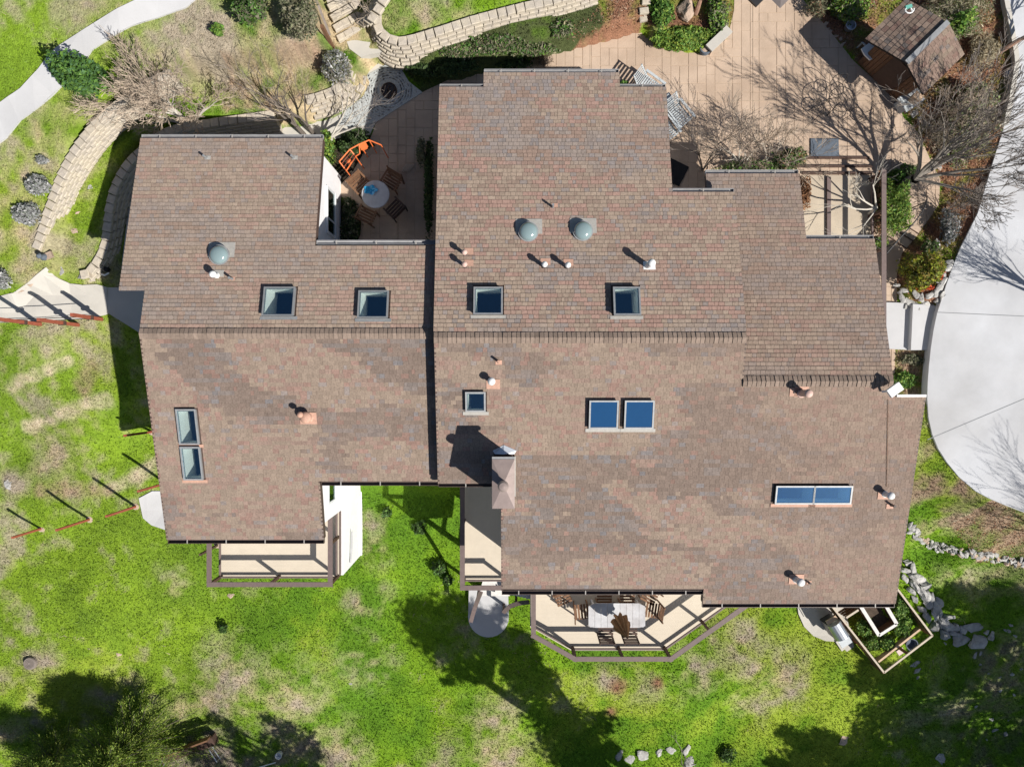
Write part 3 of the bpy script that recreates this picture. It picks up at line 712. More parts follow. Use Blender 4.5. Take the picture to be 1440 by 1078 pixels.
def shingles(pl, poly, rects, parent):
    s, zr, yr, f = PL[pl]; e = .121; r = np.random.RandomState(ord(pl[0])*7+ord(pl[1]))
    ys = [p[1] for p in poly]; rows = []
    far = max(ys) if s > 0 else min(ys); k = 0; X0 = []; X1 = []; Ya = []; Yb = []
    ov = .03
    y = far+s*ov
    while (y-yr)*s > .03:
        yb = y-s*e; ym = (y+yb)/2; xs = []
        for i in range(len(poly)):
            (xa, ya), (xb, yb_) = poly[i], poly[(i+1)%len(poly)]
            if (ya > ym) != (yb_ > ym): xs.append(xa+(xb-xa)*(ym-ya)/(yb_-ya))
        xs.sort(); segs = [(xs[i]-.02, xs[i+1]+.02) for i in range(0, len(xs)-1, 2)]
        if k == 0:   # starter course hangs over the eave
            pass
        for (hx0, hx1, hy0, hy1) in rects:
            if hy0-.02 < ym < hy1+.02:
                ns = []
                for a, b in segs:
                    if hx1 <= a or hx0 >= b: ns.append((a, b)); continue
                    if a < hx0: ns.append((a, hx0))
                    if hx1 < b: ns.append((hx1, b))
                segs = ns
        for a, b in segs:
            x = a; first = True
            while x < b-.01:
                wd = r.choice([.09,.12,.15,.16,.18,.22])*r.uniform(.92, 1.08)
                if first: wd *= r.uniform(.3, 1); first = False
                x1 = min(x+wd, b)
                if b-x1 < .05: x1 = b
                X0.append(x); X1.append(x1); Ya.append(y); Yb.append(yb); x = x1
        y = yb; k += 1
    X0, X1, Ya, Yb = map(np.array, (X0, X1, Ya, Yb)); n = len(X0)
    fz = lambda yy: zr-S_*np.abs(yy-yr)
    h = (.030 if s > 0 else .017)+(.006 if s > 0 else .003)*r.choice([0, 0, 0, .4, -.4], n)+.001*r.rand(n); g = .0035 if s > 0 else .002
    u = .009+.004*r.rand(n)
    V = np.empty((n, 6, 3))
    V[:,0] = np.stack([X0+g, Ya, fz(Ya)+h], 1); V[:,1] = np.stack([X1-g, Ya, fz(Ya)+h], 1)
    V[:,2] = np.stack([X1-g, Yb, fz(Yb)+u], 1); V[:,3] = np.stack([X0+g, Yb, fz(Yb)+u], 1)
    V[:,4] = np.stack([X0+g, Ya, fz(Ya)-.004], 1); V[:,5] = np.stack([X1-g, Ya, fz(Ya)-.004], 1)
    b = (np.arange(n)*6)[:, None]
    if s > 0: F4 = np.concatenate([b+[1,0,3,2], b+[0,1,5,4]]); F3 = np.concatenate([b+[3,0,4], b+[1,2,5]])
    else: F4 = np.concatenate([b+[0,1,2,3], b+[1,0,4,5]]); F3 = np.concatenate([b+[0,3,4], b+[2,1,5]])
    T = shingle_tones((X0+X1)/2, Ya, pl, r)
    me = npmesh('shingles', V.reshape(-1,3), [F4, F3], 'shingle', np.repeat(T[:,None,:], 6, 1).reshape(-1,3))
    return tag(link('shingles', me, parent), kind='stuff')
def capmesh(w_, L, f_dir):
    b = MB(); t = .03; dn_ = w_/2*S_
    vs = [(-L/2,-w_/2,-dn_),(L/2,-w_/2,-dn_-.01),(-L/2,0,t),(L/2,0,t-.012),(-L/2,w_/2,-dn_),(L/2,w_/2,-dn_-.01)]
    vs += [(x, y, z-.04) for x, y, z in vs]
    b.add(vs, [(0,1,3,2),(2,3,5,4),(0,2,8,6),(2,4,10,8),(3,1,7,9),(5,3,9,11),(1,0,6,7),(4,5,11,10)])
    return b.mesh('ridge_cap', 'cap_shingle')
cap = capmesh(.30, .121, 1)
for pl, poly in ROOFS.items():
    f = PL[pl][3]; b = MB()
    hs = holes_for(pl)
    b.prism(poly, lambda x, y: f(x, y)-.20, lambda x, y: f(x, y)-.006, hs)
    R = b.build('roof', 'fascia', H)
    rects = [(x0-.03, x1+.03, y0-.03, y1+.03) for p, x0, x1, y0, y1, h in SKR if p == pl]
    if pl == 'ES': rects.append((CH[0]-.02, CH[1]+.02, CH[2]-.05, CH[3]+.12))
    shingles(pl, poly, rects, R)
    if pl in ('WS', 'ES', 'NE'):
        zr, yr = PL[pl][1], PL[pl][2]
        xa, xb = {'WS': (-10.39,-2.2), 'ES': (-2.14,6.42), 'NE': (6.42,10.6)}[pl]
        n = int((xb-xa)/.125); rr = random.Random(5)
        for i in range(n):
            o = link('ridge_cap', cap, R); o.location = (xa+(i+.5)*(xb-xa)/n, yr, zr+.045+(i%2)*.004+rr.uniform(0,.006)); o.rotation_euler = (rr.uniform(-.02,.02), .05, 0)
    # rake edge strips: thin metal lip along the sloping ends
    n = len(poly)
    for i in range(n):
        (xa, ya), (xb, yb) = poly[i], poly[(i+1)%n]
        if abs(xa-xb) < .2 and abs(ya-yb) > .3 and not (pl == 'WN' and xa > -2.5) and not (pl == 'WS' and xa > -2.5) and not (pl == 'NE' and xa < 6.1):
            rk = MB(); rk.beam((xa, ya, f(xa, ya)-.10), (xb, yb, f(xb, yb)-.10), .045, .22); rk.build('rake_board', 'fascia', R)
# gutters: (x0, x1, y, plane fn, side +1 north / -1 south)
def gutter(x0, x1, y, f, side, grey):
    z = f(x0, y)-.03; yo = y+side*.075; b = MB(); m_ = 'gutter_grey' if grey else 'gutter'
    b.box(((x0+x1)/2, yo, z-.10), (x1-x0, .11, .012)); b.box(((x0+x1)/2, yo+side*.055, z-.05), (x1-x0, .014, .112)); b.box(((x0+x1)/2, yo-side*.052, z-.055), (x1-x0, .012, .10))
    b.box((x0-.004, yo, z-.055), (.01, .124, .10)); b.box((x1+.004, yo, z-.055), (.01, .124, .10))
    g = b.build('gutter', m_, H)
    n = max(1, int((x1-x0)/1.0))
    for i in range(n):
        c = MB().box((x0+(i+.5)*(x1-x0)/n, yo, z+.008), (.03, .125, .008)); c.build('gutter_strap', 'hanger', g)
gutter(-11.13,-5.69,7.34,fWN,1,True); gutter(-5.64,-2.2,4.0,fWN,1,True); gutter(-2.17,-.86,8.88,fEN,1,True); gutter(-.84,3.23,9.39,fEN,1,True); gutter(3.25,4.62,8.88,fEN,1,True)
gutter(4.66,6.42,5.51,fEN,1,True); gutter(5.83,8.6,6.28,fNE,1,True); gutter(8.64,10.6,4.21,fNE,1,True)
gutter(-10.36,-5.67,-4.68,fWS,-1,False); gutter(-5.62,-2.14,-2.87,fWS,-1,False); gutter(-2.12,-.55,-2.85,fES,-1,False); gutter(-.30,5.73,-6.21,fES,-1,False); gutter(5.77,11.56,-6.63,fES,-1,False)

# walls
def wall(a, b, f, zb=None, t=.16, material='stucco'):
    a = Vector(a); b = Vector(b); d = (b-a).normalized(); n = Vector((-d.y, d.x))*t/2
    pts = [0, 1]
    for yr in (yW, yE, .06):
        if (a.y-yr)*(b.y-yr) < 0: pts.append((yr-a.y)/(b.y-a.y))
    pts = sorted(pts); m_ = MB(); k = len(pts)
    if zb is None: zb = min(TZ(a.x, a.y), TZ(b.x, b.y), TZ((a.x+b.x)/2, (a.y+b.y)/2))-.5
    vs = []
    for s in (1, -1):
        for q in pts:
            p = a+(b-a)*q+n*s; vs.append((p.x, p.y, f(p.x, p.y)-.205)); vs.append((p.x, p.y, zb))
    fs = []
    for i in range(k-1):
        o = 2*i; fs.append((o, o+1, o+3, o+2)); o2 = 2*k+2*i; fs.append((o2+2, o2+3, o2+1, o2)); fs.append((o, o+2, o2+2, o2)); fs.append((o+1, o2+1, o2+3, o+3))
    fs.append((0, 2*k, 2*k+1, 1)); e = 2*k-2; fs.append((e, e+1, e+1+2*k, e+2*k))
    m_.add(vs, fs); return m_.build('wall', material, H)
rW = lambda x, y: zWr-S_*abs(y-yW); rE = lambda x, y: zEr-S_*abs(y-yE) if x < 6.4 else (fNE(x, y) if y > .06 else fES(x, y))
wall((-10.85,6.95),(-5.98,6.95), rW); wall((-10.85,6.87),(-10.85,2.85), rW); wall((-10.77,2.85),(-10.15,2.85), rW); wall((-10.1,2.77),(-10.1,-4.2), rW)
wall((-10.02,-4.2),(-5.93,-4.2), rW); wall((-5.85,-4.28),(-5.85,-2.42), rW); wall((-5.77,-2.5),(-2.0,-2.5), rW)
EWN = wall((-5.9,7.03),(-5.9,3.62), rW); wall((-5.82,3.7),(-2.0,3.7), rW)
wall((-1.9,8.5),(-1.9,-2.45), rE); wall((-1.82,8.5),(4.25,8.5), rE); wall((4.25,8.42),(4.25,5.2), rE); wall((4.33,5.2),(6.1,5.2), lambda x, y: fNE(x, y)); wall((6.1,5.28),(6.1,5.9), fNE); wall((6.18,5.9),(8.2,5.9), fNE)
wall((8.2,5.82),(8.2,3.85), fNE); wall((8.28,3.85),(10.2,3.85), fNE); wall((10.2,3.77),(10.2,-.7), rE); wall((10.28,-.7),(11.2,-.7), fES); wall((11.2,-.78),(11.2,-6.2), fES)
wall((11.12,-6.2),(5.9,-6.2), fES); wall((5.9,-6.12),(5.9,-5.85), fES); wall((5.82,-5.78),(.0,-5.78), fES); wall((.0,-5.7),(.0,-2.5), fES); wall((-.08,-2.5),(-1.82,-2.5), fES)
# north end band under the small projecting gable
wall((-.5,8.58),(-.5,8.98), fEN); wall((-.42,8.98),(2.9,8.98), fEN); wall((2.9,8.9),(2.9,8.58), fEN)
# lower storey below the west deck
lb = MB(); lb.prism([(-9.0,-4.2),(-5.82,-4.2),(-5.82,-6.60),(-9.0,-6.60)], -3.9, -.32); lb.build('lower_wall', 'stucco', H)
lp = MB(); lp.tube([(-5.78,-6.4,-1.2),(-5.74,-6.0,-1.25),(-5.74,-5.3,-1.32)], .03, 6); lp.build('pipe', 'pipe_grey', H)
# bottom trim of the lower wall
tb = MB(); tb.box((-5.83,-5.1,-3.35), (.2,2.9,.9)); tb.build('plinth', 'stucco', H)
fl = MB(); fl.prism([(-10,-4.1),(-6,-4.1),(-6,-2.6),(-2,-2.6),(-2,-2.6),(.05,-2.6),(.05,-5.7),(11.1,-5.7),(11.1,-.8),(10.1,-.8),(10.1,3.7),(8,3.7),(4,5),(4,8.4),(-1.8,8.4),(-1.8,3.6),(-6,3.6),(-6,6.8),(-10.7,6.8),(-10.7,2.9),(-10,2.9)], .05, .12)
fl.build('interior_floor', 'inner_floor', H)
# walls' windows on the visible east faces
def window_x(x, y0, y1, z0, z1, mull=None):
    b = MB(); w_ = .07
    b.box((x,(y0+y1)/2,z1), (.07,y1-y0+w_,w_)); b.box((x,(y0+y1)/2,z0), (.10,y1-y0+w_+.04,w_)); b.box((x,y0,(z0+z1)/2), (.07,w_,z1-z0-w_)); b.box((x,y1,(z0+z1)/2), (.07,w_,z1-z0-w_))
    if mull: b.box((x,mull,(z0+z1)/2), (.06,.05,z1-z0-w_))
    W_ = b.build('window', 'frame_white', H)
    MB().box((x+.004,(y0+y1)/2,(z0+z1)/2), (.02,y1-y0-w_-.004,z1-z0-w_-.004)).build('pane', 'window_glass', W_)
    MB().box((x-.012,(y0+y1)/2,(z0+z1)/2), (.008,y1-y0-w_-.01,z1-z0-w_-.01)).build('dark_room', 'black', W_)
window_x(-5.79, 4.75, 6.15, 1.0, 1.95, 5.2); window_x(-5.74, -3.75, -3.15, 1.15, 2.0)
lampb = MB(); lampb.lathe((-5.76,6.0,.75), [(.03,0),(.06,.03),(.05,.14),(.02,.18)], 8); lampb.build('wall_lamp', 'black_metal', H)

# chimney
b = MB(); zc = 5.32
b.box(((CH[0]+CH[1])/2, (CH[2]+CH[3])/2, (zc+2.6)/2-.06), (CH[1]-CH[0]-.05, CH[3]-CH[2]-.05, zc-2.6-.12)); CHM = b.build('chimney', 'chimney_metal', H)
b = MB(); x0, x1, y0, y1 = CH[0]-.03, CH[1]+.03, CH[2]-.04, CH[3]+.04; xm, ym = (x0+x1)/2, (y0+y1)/2
vs = [(x0,y0,zc-.06),(x1,y0,zc-.06),(x1,y1,zc-.06),(x0,y1,zc-.06),(x0,y0,zc),(x1,y0,zc),(x1,y1,zc),(x0,y1,zc),(xm,ym,zc+.07),(x0,y0,zc-.061)]
b.add(vs, [(0,1,5,4),(1,2,6,5),(2,3,7,6),(3,0,4,7),(4,5,8),(5,6,8),(6,7,8),(7,4,8),(3,2,1,0)]); b.build('cap', 'chimney_metal', CHM)
b = MB(); b.lathe((xm,ym,zc+.05), [(.10,0),(.10,.30),(.14,.30),(.145,.42),(.10,.46),(.02,.47)], 20); b.build('flue', 'chimney_metal', CHM)
MB().box((xm, y1+.012, zc-.06), (x1-x0, .10, .10)).build('trim', 'lead', CHM)
b = MB(); yz = CH[3]+.04; zb = fES(0, yz)
b.add([(x0+.04,yz,zb+.03),(x1,yz,zb+.03),(xm,yz,zb+.16),(xm,yz+.26,fES(0,yz+.26)+.035),(x0-.02,yz+.10,fES(0,yz+.1)+.03),(x1+.06,yz+.10,fES(0,yz+.1)+.03)], [(0,4,3,2),(2,3,5,1),(0,2,1)]); b.build('cricket', 'cricket', CHM)
MB().box((CH[1]+.05,(CH[2]+CH[3])/2,fES(0,(CH[2]+CH[3])/2)+.05), (.03,CH[3]-CH[2],.03), tilt=Matrix.Rotation(math.atan(S_),3,'X')).build('flashing', 'flash_pale', CHM)

# skylights
for k, (pl, x0, x1, y0, y1, h) in enumerate(SKR):
    f = PL[pl][3]; s = PL[pl][0]; t = .045; b = MB()
    def ring(xa, xb, ya, yb, wd, zl, zt):
        hole = [(xa+wd,ya+wd),(xb-wd,ya+wd),(xb-wd,yb-wd),(xa+wd,yb-wd)]
        b.prism([(xa,ya),(xb,ya),(xb,yb),(xa,yb)], lambda x, y: f(x, y)+zl, lambda x, y: f(x, y)+zt, [hole])
    ring(x0+.02, x1-.02, y0+.02, y1-.02, .04, -.05, h-.03); ring(x0, x1, y0, y1, t, h-.03, h)
    sk_ = b.build('skylight', 'lead' if pl[1] == 'S' or k > 1 else 'frame_dark', H)
    b = MB(); b.prism([(x0+t,y0+t),(x1-t,y0+t),(x1-t,y1-t),(x0+t,y1-t)], lambda x, y: f(x, y)+h-.022, lambda x, y: f(x, y)+h-.012); b.build('pane', 'blue_pane' if k in (5,6) else ('blue_sky_glass' if k in (7,8) else 'sky_glass'), sk_)
    b = MB(); i0, i1, j0, j1 = x0+.065, x1-.065, y0+.065, y1-.065; dpt = .85 if pl[1] == 'N' else .62
    if k in (5, 6, 4): dpt = 1.5
    zf = lambda x, y, d: f(x, y)+d
    c4 = [(i0,j0),(i1,j0),(i1,j1),(i0,j1)]
    vs = [(x, y, zf(x, y, h-.05)) for x, y in c4]+[(x, y, zf(x, y, -dpt)) for x, y in c4]
    b.add(vs, [(0,4,5,1),(1,5,6,2),(2,6,7,3),(3,7,4,0)]); b.build('light_shaft', 'shaft' if k not in (5,6) else 'frame_dark', sk_)
    fl_ = MB(); ys_ = y0-.05 if s < 0 else y1+.05; yy = y0-.045 if s < 0 else y0-.045
    fl_.prism([(x0-.08,yy-.05),(x1+.08,yy-.05),(x1+.08,yy+.045),(x0-.08,yy+.045)], lambda x, y: f(x, y)+.02, lambda x, y: f(x, y)+.034)
    fl_.build('flashing', 'flash_pale' if k in (2,3,4,5,6) else ('copper_paint' if k in (7,8,9,10) else 'lead'), sk_)
# domed light tubes
for k, (pl, u, v) in enumerate((('WN',307,358),('EN',743,325),('EN',820,324))):
    p = on(pl, u, v, .16); f = PL[pl][3]; z0 = f(p.x, p.y)
    b = MB(); b.lathe((p.x, p.y, z0-.08), [(.275,0),(.275,.18),(.29,.18),(.29,.21),(.26,.21)], 28); d = b.build('light_tube', 'lead', H)
    b = MB(); b.lathe((p.x, p.y, z0+.12), [(.265,0),(.26,.03),(.235,.08),(.18,.125),(.10,.15),(.02,.158)], 28); b.build('dome', 'dome_acrylic', d, smooth_=True)
    b = MB(); b.prism([(p.x-.36,p.y-.05),(p.x+.40,p.y-.05),(p.x+.40,p.y+.40),(p.x-.36,p.y+.40)], lambda x, y: f(x, y)+.018, lambda x, y: f(x, y)+.032); b.build('flashing', 'flash_pale', d)
# vents: plane, base pixel, kind
def vent(pl, u, v, hgt, r, capr, mcap, mpipe, mflash, fl_w=.2, fdx=0, fdy=0, name='roof_vent'):
    f = PL[pl][3]; p = on(pl, u, v, hgt); z0 = f(p.x, p.y)
    b = MB(); b.lathe((p.x, p.y, z0-.1), [(r*1.5,0),(r*1.3,.13),(r,.16),(r,hgt+.1-.04)], 12); o = b.build(name, mpipe, H, smooth_=False)
    if capr: b = MB(); b.lathe((p.x, p.y, z0+hgt-.08), [(capr*.95,0),(capr,.03),(capr*.9,.08),(capr*.5,.115),(.01,.13)], 16); b.build('cap', mcap, o, smooth_=True)
    b = MB(); b.prism([(p.x-fl_w+fdx,p.y-fl_w*.6+fdy),(p.x+fl_w+fdx,p.y-fl_w*.6+fdy),(p.x+fl_w+fdx,p.y+fl_w*.8+fdy),(p.x-fl_w+fdx,p.y+fl_w*.8+fdy)], lambda x, y: f(x, y)+.022, lambda x, y: f(x, y)+.034); b.build('flashing', mflash, o)
vent('WN',285,218,.30,.035,0,'','lead','flash_pale',.09,.03); vent('WN',409,218,.30,.035,0,'','lead','flash_pale',.09,.03)
vent('WN',298,385,.34,.07,.10,'vent_white','vent_white','flash_pale',.14,.06,.05); vent('WN',321,390,.30,.035,0,'','frame_dark','copper_paint',.08)
for u, v in ((653,354),(653,371)): vent('EN',u,v,.40,.05,.085,'vent_pink','vent_dark','copper_paint',.13,.10,.08)
for u, v in ((766,371),(799,372)): vent('EN',u,v,.42,.06,.085,'vent_white','vent_dark','copper_paint',.14,.04,.12)
vent('EN',778,287,.34,.035,0,'','frame_dark','copper_paint',.09,.06,.04)
vent('EN',917,369,.62,.085,.11,'vent_white','vent_white','vent_white',.17,.04,.0)
vent('WS',429,587,.34,.12,.17,'copper_paint','copper_paint','copper_paint',.24,0,-.06); vent('WS',421,583,.50,.04,.09,'copper_paint','copper_paint','copper_paint',.08)
vent('ES',701,508,.32,.035,0,'','copper_paint','copper_paint',.09,0,-.03); vent('ES',691,536,.36,.07,.11,'vent_white','vent_dark','copper_paint',.19,.04,-.10)
vent('ES',1138,553,.55,.10,.12,'vent_pink','vent_pink','copper_paint',.20,0,.02); vent('ES',1118,552,.10,.02,0,'','vent_dark','copper_paint',.17,.05,.0); 
vent('ES',1254,697,.38,.08,.11,'vent_white','vent_white','copper_paint',.16,-.05,-.06); vent('ES',1260,712,.28,.035,0,'','vent_dark','copper_paint',.10,-.04,-.05)
vent('ES',1127,819,.40,.09,.12,'vent_white','vent_white','copper_paint',.22,0,-.02); vent('ES',1141,821,.20,.03,0,'','vent_dark','copper_paint',.07)
# cable down the eastern roof slope
b = MB(); p0, p1 = on('ES',1248,562), on('ES',1246,684); b.tube([(p0.x,p0.y,p0.z+.035),((p0.x+p1.x)/2,(p0.y+p1.y)/2,(p0.z+p1.z)/2+.035),(p1.x,p1.y,p1.z+.035)], .007, 5); b.build('roof_cable', 'wood_brown', H)
# white panel box at the north east roof corner, with bracket
p = P(1258,548,4.75)
wb = MB(); wb.box((p.x,p.y,p.z), (.40,.24,.10), rz=.62); o = wb.build('white_antenna_box', 'white_paint'); tag(o, 'white rectangular antenna box on the north east corner of the roof', 'antenna')
MB().beam((p.x-.15,p.y-.05,fES(10,-.1)+.03),(p.x-.02,p.y-.02,p.z-.05),.05,.05).build('bracket','vent_white',o)
# roof top ledge in white beside it
MB().box((11.15,-.345,fES(11,-.33)+.03), (.82,.07,.07)).build('ledge_trim','vent_white',H)
# ================================================================ decks
def deck(name, label, poly, ccw_rail, board_dir='x', zt=0.0, posts=None, post_base=None, rail_h=1.0):
    """poly: floor outline; ccw_rail: list of xy points the rail follows"""
    c = (sum(p[0] for p in poly)/len(poly), sum(p[1] for p in poly)/len(poly))
    D = root_of(name, (c[0], c[1], zt), label, 'deck')
    xs = [p[0] for p in poly]; ys = [p[1] for p in poly]; w_ = .14; g = .0004; b = MB(); y = min(ys) if board_dir == 'x' else min(xs)
    top = max(ys) if board_dir == 'x' else max(xs)
    while y < top:
        if board_dir == 'x': r = [(min(xs)-1,y+g),(max(xs)+1,y+g),(max(xs)+1,y+w_-g),(min(xs)-1,y+w_-g)]
        else: r = [(y+g,min(ys)-1),(y+w_-g,min(ys)-1),(y+w_-g,max(ys)+1),(y+g,max(ys)+1)]
        q = clip_tile(poly, r)
        if len(q) >= 3: b.prism(q, zt-.035, zt+random.uniform(-.0004,.0004))
        y += w_
    tag(b.build('deck_boards', 'deck', D), kind='stuff')
    b = MB(); b.prism(poly, zt-.30, zt-.05); b.build('joists', 'post_dark', D)
    n = len(ccw_rail)
    for i in range(n-1):
        a, e = Vector((*ccw_rail[i], zt)), Vector((*ccw_rail[i+1], zt)); d = (e-a).normalized(); L = (e-a).length; up = Vector((0,0,1))
        m = MB(); m.beam(a-d*(.07 if i else 0)+up*(rail_h+.004*(i%2)), e+d*.07+up*(rail_h+.004*(i%2)), .155, .04); m.build('rail_cap', 'rail_paint', D)
        m = MB(); m.beam(a+up*(rail_h-.07), e+up*(rail_h-.07), .04, .09); m.build('top_rail', 'rail_paint', D)
        m = MB(); m.beam(a+up*.14, e+up*.14, .045, .09); m.build('bottom_rail', 'rail_paint', D)
        m = MB(); m.beam(a-up*.17+Vector((d.y,-d.x,0))*.03, e-up*.17+Vector((d.y,-d.x,0))*.03, .04, .27); m.build('rim_joist', 'rail_paint', D)
        k = max(1, round(L/1.75))
        for j in range(k+1):
            if j == 0 and i > 0: continue
            p = a+d*(L*j/k); MB().box((p.x,p.y,zt+rail_h/2-.14), (.09,.09,rail_h+.26-.04), rz=math.atan2(d.y,d.x)).build('rail_post', 'post_dark', D)
    for (x, y) in (posts or []):
        zb = TZ(x, y)-.3; MB().box((x,y,(zb+zt-.3)/2), (.14,.14,zt-.3-zb)).build('support_post', 'wood_brown', D)
    return D
deck('west_deck', 'cream boarded deck with brown railing below the south west roof edge', [(-9.95,-4.15),(-5.90,-4.15),(-5.90,-6.62),(-9.95,-6.62)], [(-9.88,-4.2),(-9.88,-6.55),(-5.93,-6.55),(-5.93,-3.9)], posts=[(-9.7,-6.4),(-8.0,-6.4)])
deck('middle_balcony', 'narrow cream balcony beside the chimney with brown railing', [(-1.68,-2.45),(-.1,-2.45),(-.1,-6.72),(-1.68,-6.72)], [(-1.62,-2.6),(-1.62,-6.66),(-.15,-6.66)], board_dir='y', posts=[(-1.5,-6.5),(-1.5,-4.0)])
deck('dining_deck', 'eight sided cream dining deck with brown railing south of the house', [(.62,-5.8),(.62,-8.28),(2.02,-9.08),(5.22,-9.08),(9.25,-6.2),(9.25,-5.8)], [(.70,-5.9),(.70,-8.22),(2.06,-8.98),(5.18,-8.98),(9.0,-6.28)], posts=[(.9,-8.0),(2.2,-8.8),(5.0,-8.8),(7.2,-7.3),(3.6,-8.8)])
# west deck: brace on lawn side and stair rail between balcony and dining deck
ST = root_of('deck_stairs', (STAIRPAD.x+.3, STAIRPAD.y+.9, STAIRPAD.z), 'curved white stairs with brown handrails between the balcony and the dining deck', 'stairs')
zt0, zb0 = -.25, STAIRPAD.z+.12
for i in range(13):
    t = i/12; 
    if t < .5: p = Vector((.62-1.2*t*1.15, -6.95-.35*t)); ang = PI
    else: q = (t-.5)*2; p = Vector((-.07-.62*math.sin(q*PI/2)*.9, -7.12-.8*(1-math.cos(q*PI/2)))); ang = PI+q*PI/2
    z = zt0+(zb0-zt0)*(i+1)/14
    MB().box((p.x,p.y,z), (.27,1.0 if t < .5 else 1.1,.05), rz=ang).build('tread', 'wood_white', ST)
def gp(u, v, z): return P(u, v, z)
hr = MB()
def arc(pts, w_, h_, nm, mt):
    c = curve(pts, .25); m = MB()
    for a, b in zip(c[:-1], c[1:]): m.beam(a, b, w_, h_)
    return m.build(nm, mt, ST)
lz = STAIRPAD.z
arc([gp(676,832,-.3+.6), gp(671,845,lz+1.6), gp(666,860,lz+1.2), gp(662,874,lz+1.0)], .15, .05, 'handrail', 'rail_paint')
arc([gp(744,846,lz+1.9), gp(728,848,lz+1.6), gp(717,852,lz+1.3), gp(708,861,lz+1.0)], .15, .05, 'handrail', 'rail_paint')
for u, v, zz in ((662,874,1.0),(671,845,1.6),(708,861,1.0),(726,849,1.6)):
    p = gp(u, v, lz+zz); MB().box((p.x,p.y,lz+zz/2-.1), (.09,.09,zz)).build('newel_post', 'post_dark', ST)

# ================================================================ deck furniture
def chair(name, label, loc, rz, group, mt='wood_brown', w_=.48, arms=False, back=.9):
    R = root_of(name, loc, label, 'chair', group, rz)
    for sx in (-1, 1):
        for sy in (-1, 1):
            h = back if sy > 0 else (.62 if arms else .42)
            m = MB(); m.beam((sx*w_/2, sy*.21, 0), (sx*w_/2, sy*.21+(.07 if sy > 0 else 0), h), .04, .04); m.build('leg', mt, R, local=True)
        if arms: m = MB(); m.beam((sx*w_/2,-.25,.64),(sx*w_/2,.24,.64), .06, .025); m.build('armrest', mt, R, local=True)
    for k in range(5): MB().box((0,-.20+k*.098,.43),(w_+.02,.066,.022)).build('seat_slat', mt, R, local=True)
    for k in range(4): MB().box((0,.235+k*.012,.52+k*.105),(w_-.02,.02,.07)).build('back_slat', mt, R, local=True)
    return R
def table_rect(cx, cy, z, L, W, rz=0):
    T = root_of('dining_table', (cx,cy,z), 'weathered grey plank dining table on the south deck, pierced by the folded umbrella', 'table', None, rz)
    n = 9; pw = L/n
    for i in range(n):
        x = -L/2+(i+.5)*pw
        if i in (0, n-1): q = [(x-pw/2+.004,-W/2+.05 if (i==0) else -W/2),(x+pw/2-.004,-W/2 if i==0 else -W/2+.05),(x+pw/2-.004,W/2 if i==0 else W/2-.10),(x-pw/2+.004,W/2-.10 if i==0 else W/2)]
        else: q = [(x-pw/2+.004,-W/2),(x+pw/2-.004,-W/2),(x+pw/2-.004,W/2),(x-pw/2+.004,W/2)]
        b = MB(); b.prism(q, .70, .735); b.build('table_plank', 'table_grey', T, local=True)
    MB().box((0,-W/2+.02,.66),(L-.1,.03,.08)).build('apron','table_grey',T,local=True)
    for sx in (-1,1):
        for sy in (-1,1): MB().box((sx*(L/2-.18),sy*(W/2-.12),.35),(.07,.07,.70)).build('leg','table_grey',T,local=True)
    return T
tc = P(867.5,865,.735); table_rect(tc.x, tc.y, 0, 1.88, .80)
# folded umbrella
ub = P(869,867,.8); U = root_of('folded_umbrella', (ub.x,ub.y,0), 'folded brown garden umbrella standing through the grey deck table', 'umbrella')
MB().tube([(ub.x,ub.y,0),(ub.x,ub.y,2.75)], .022, 8).build('pole', 'wood_brown', U)
MB().lathe((ub.x,ub.y,0), [(.24,0),(.24,.05),(.05,.09),(.03,.3)], 18).build('base', 'black_metal', U)
b = MB(); N = 32; prof = [(1.12,.20),(1.3,.235),(1.6,.21),(1.95,.15),(2.25,.10),(2.5,.06),(2.66,.03)]
bb = len(b.v)
for zz, r in prof:
    for k in range(N):
        a = 2*PI*k/N; q = r*(1+.38*math.cos(a*8+.3*zz)*(1 if zz < 2.6 else .2)); b.v.append((ub.x+q*math.cos(a), ub.y+q*math.sin(a), zz+.03*math.cos(a*8)*(zz<1.2)))
for i in range(len(prof)-1):
    for k in range(N): k2=(k+1)%N; b.f.append((i*N+k,i*N+k2,(i+1)*N+k2,(i+1)*N+k))
b.f.append(tuple(range((len(prof)-1)*N, len(prof)*N))); b.build('canopy', 'canvas_brown', U)
MB().lathe((ub.x,ub.y,2.66), [(.03,0),(.035,.05),(.01,.12)], 8).build('finial', 'wood_dark', U)
gdc = 'wooden chairs round the grey deck table'
for u, v, rz, lb in ((852,887,PI,'slatted wooden chair at the near side of the deck table, left of the umbrella'),(886,887,PI,'slatted wooden chair at the near side of the deck table, right of the umbrella'),
                     (818,860,PI/2+.1,'slatted wooden chair at the left end of the grey deck table'),(918,858,-PI/2-.15,'slatted wooden chair at the right end of the grey deck table'),
                     (850,838,0,'slatted wooden chair tucked under the eave behind the deck table at left'),(882,838,0,'slatted wooden chair tucked under the eave behind the deck table at right'),
                     (914,838,-.5,'slatted wooden chair turned askew under the eave at the back right of the deck table'),(791,840,.4,'slatted wooden chair apart under the eave left of the deck table')):
    p = P(u, v, .45); chair('deck_chair', lb, (p.x,p.y,0), rz, gdc, 'wood_brown' if v < 880 else 'wood_dark')
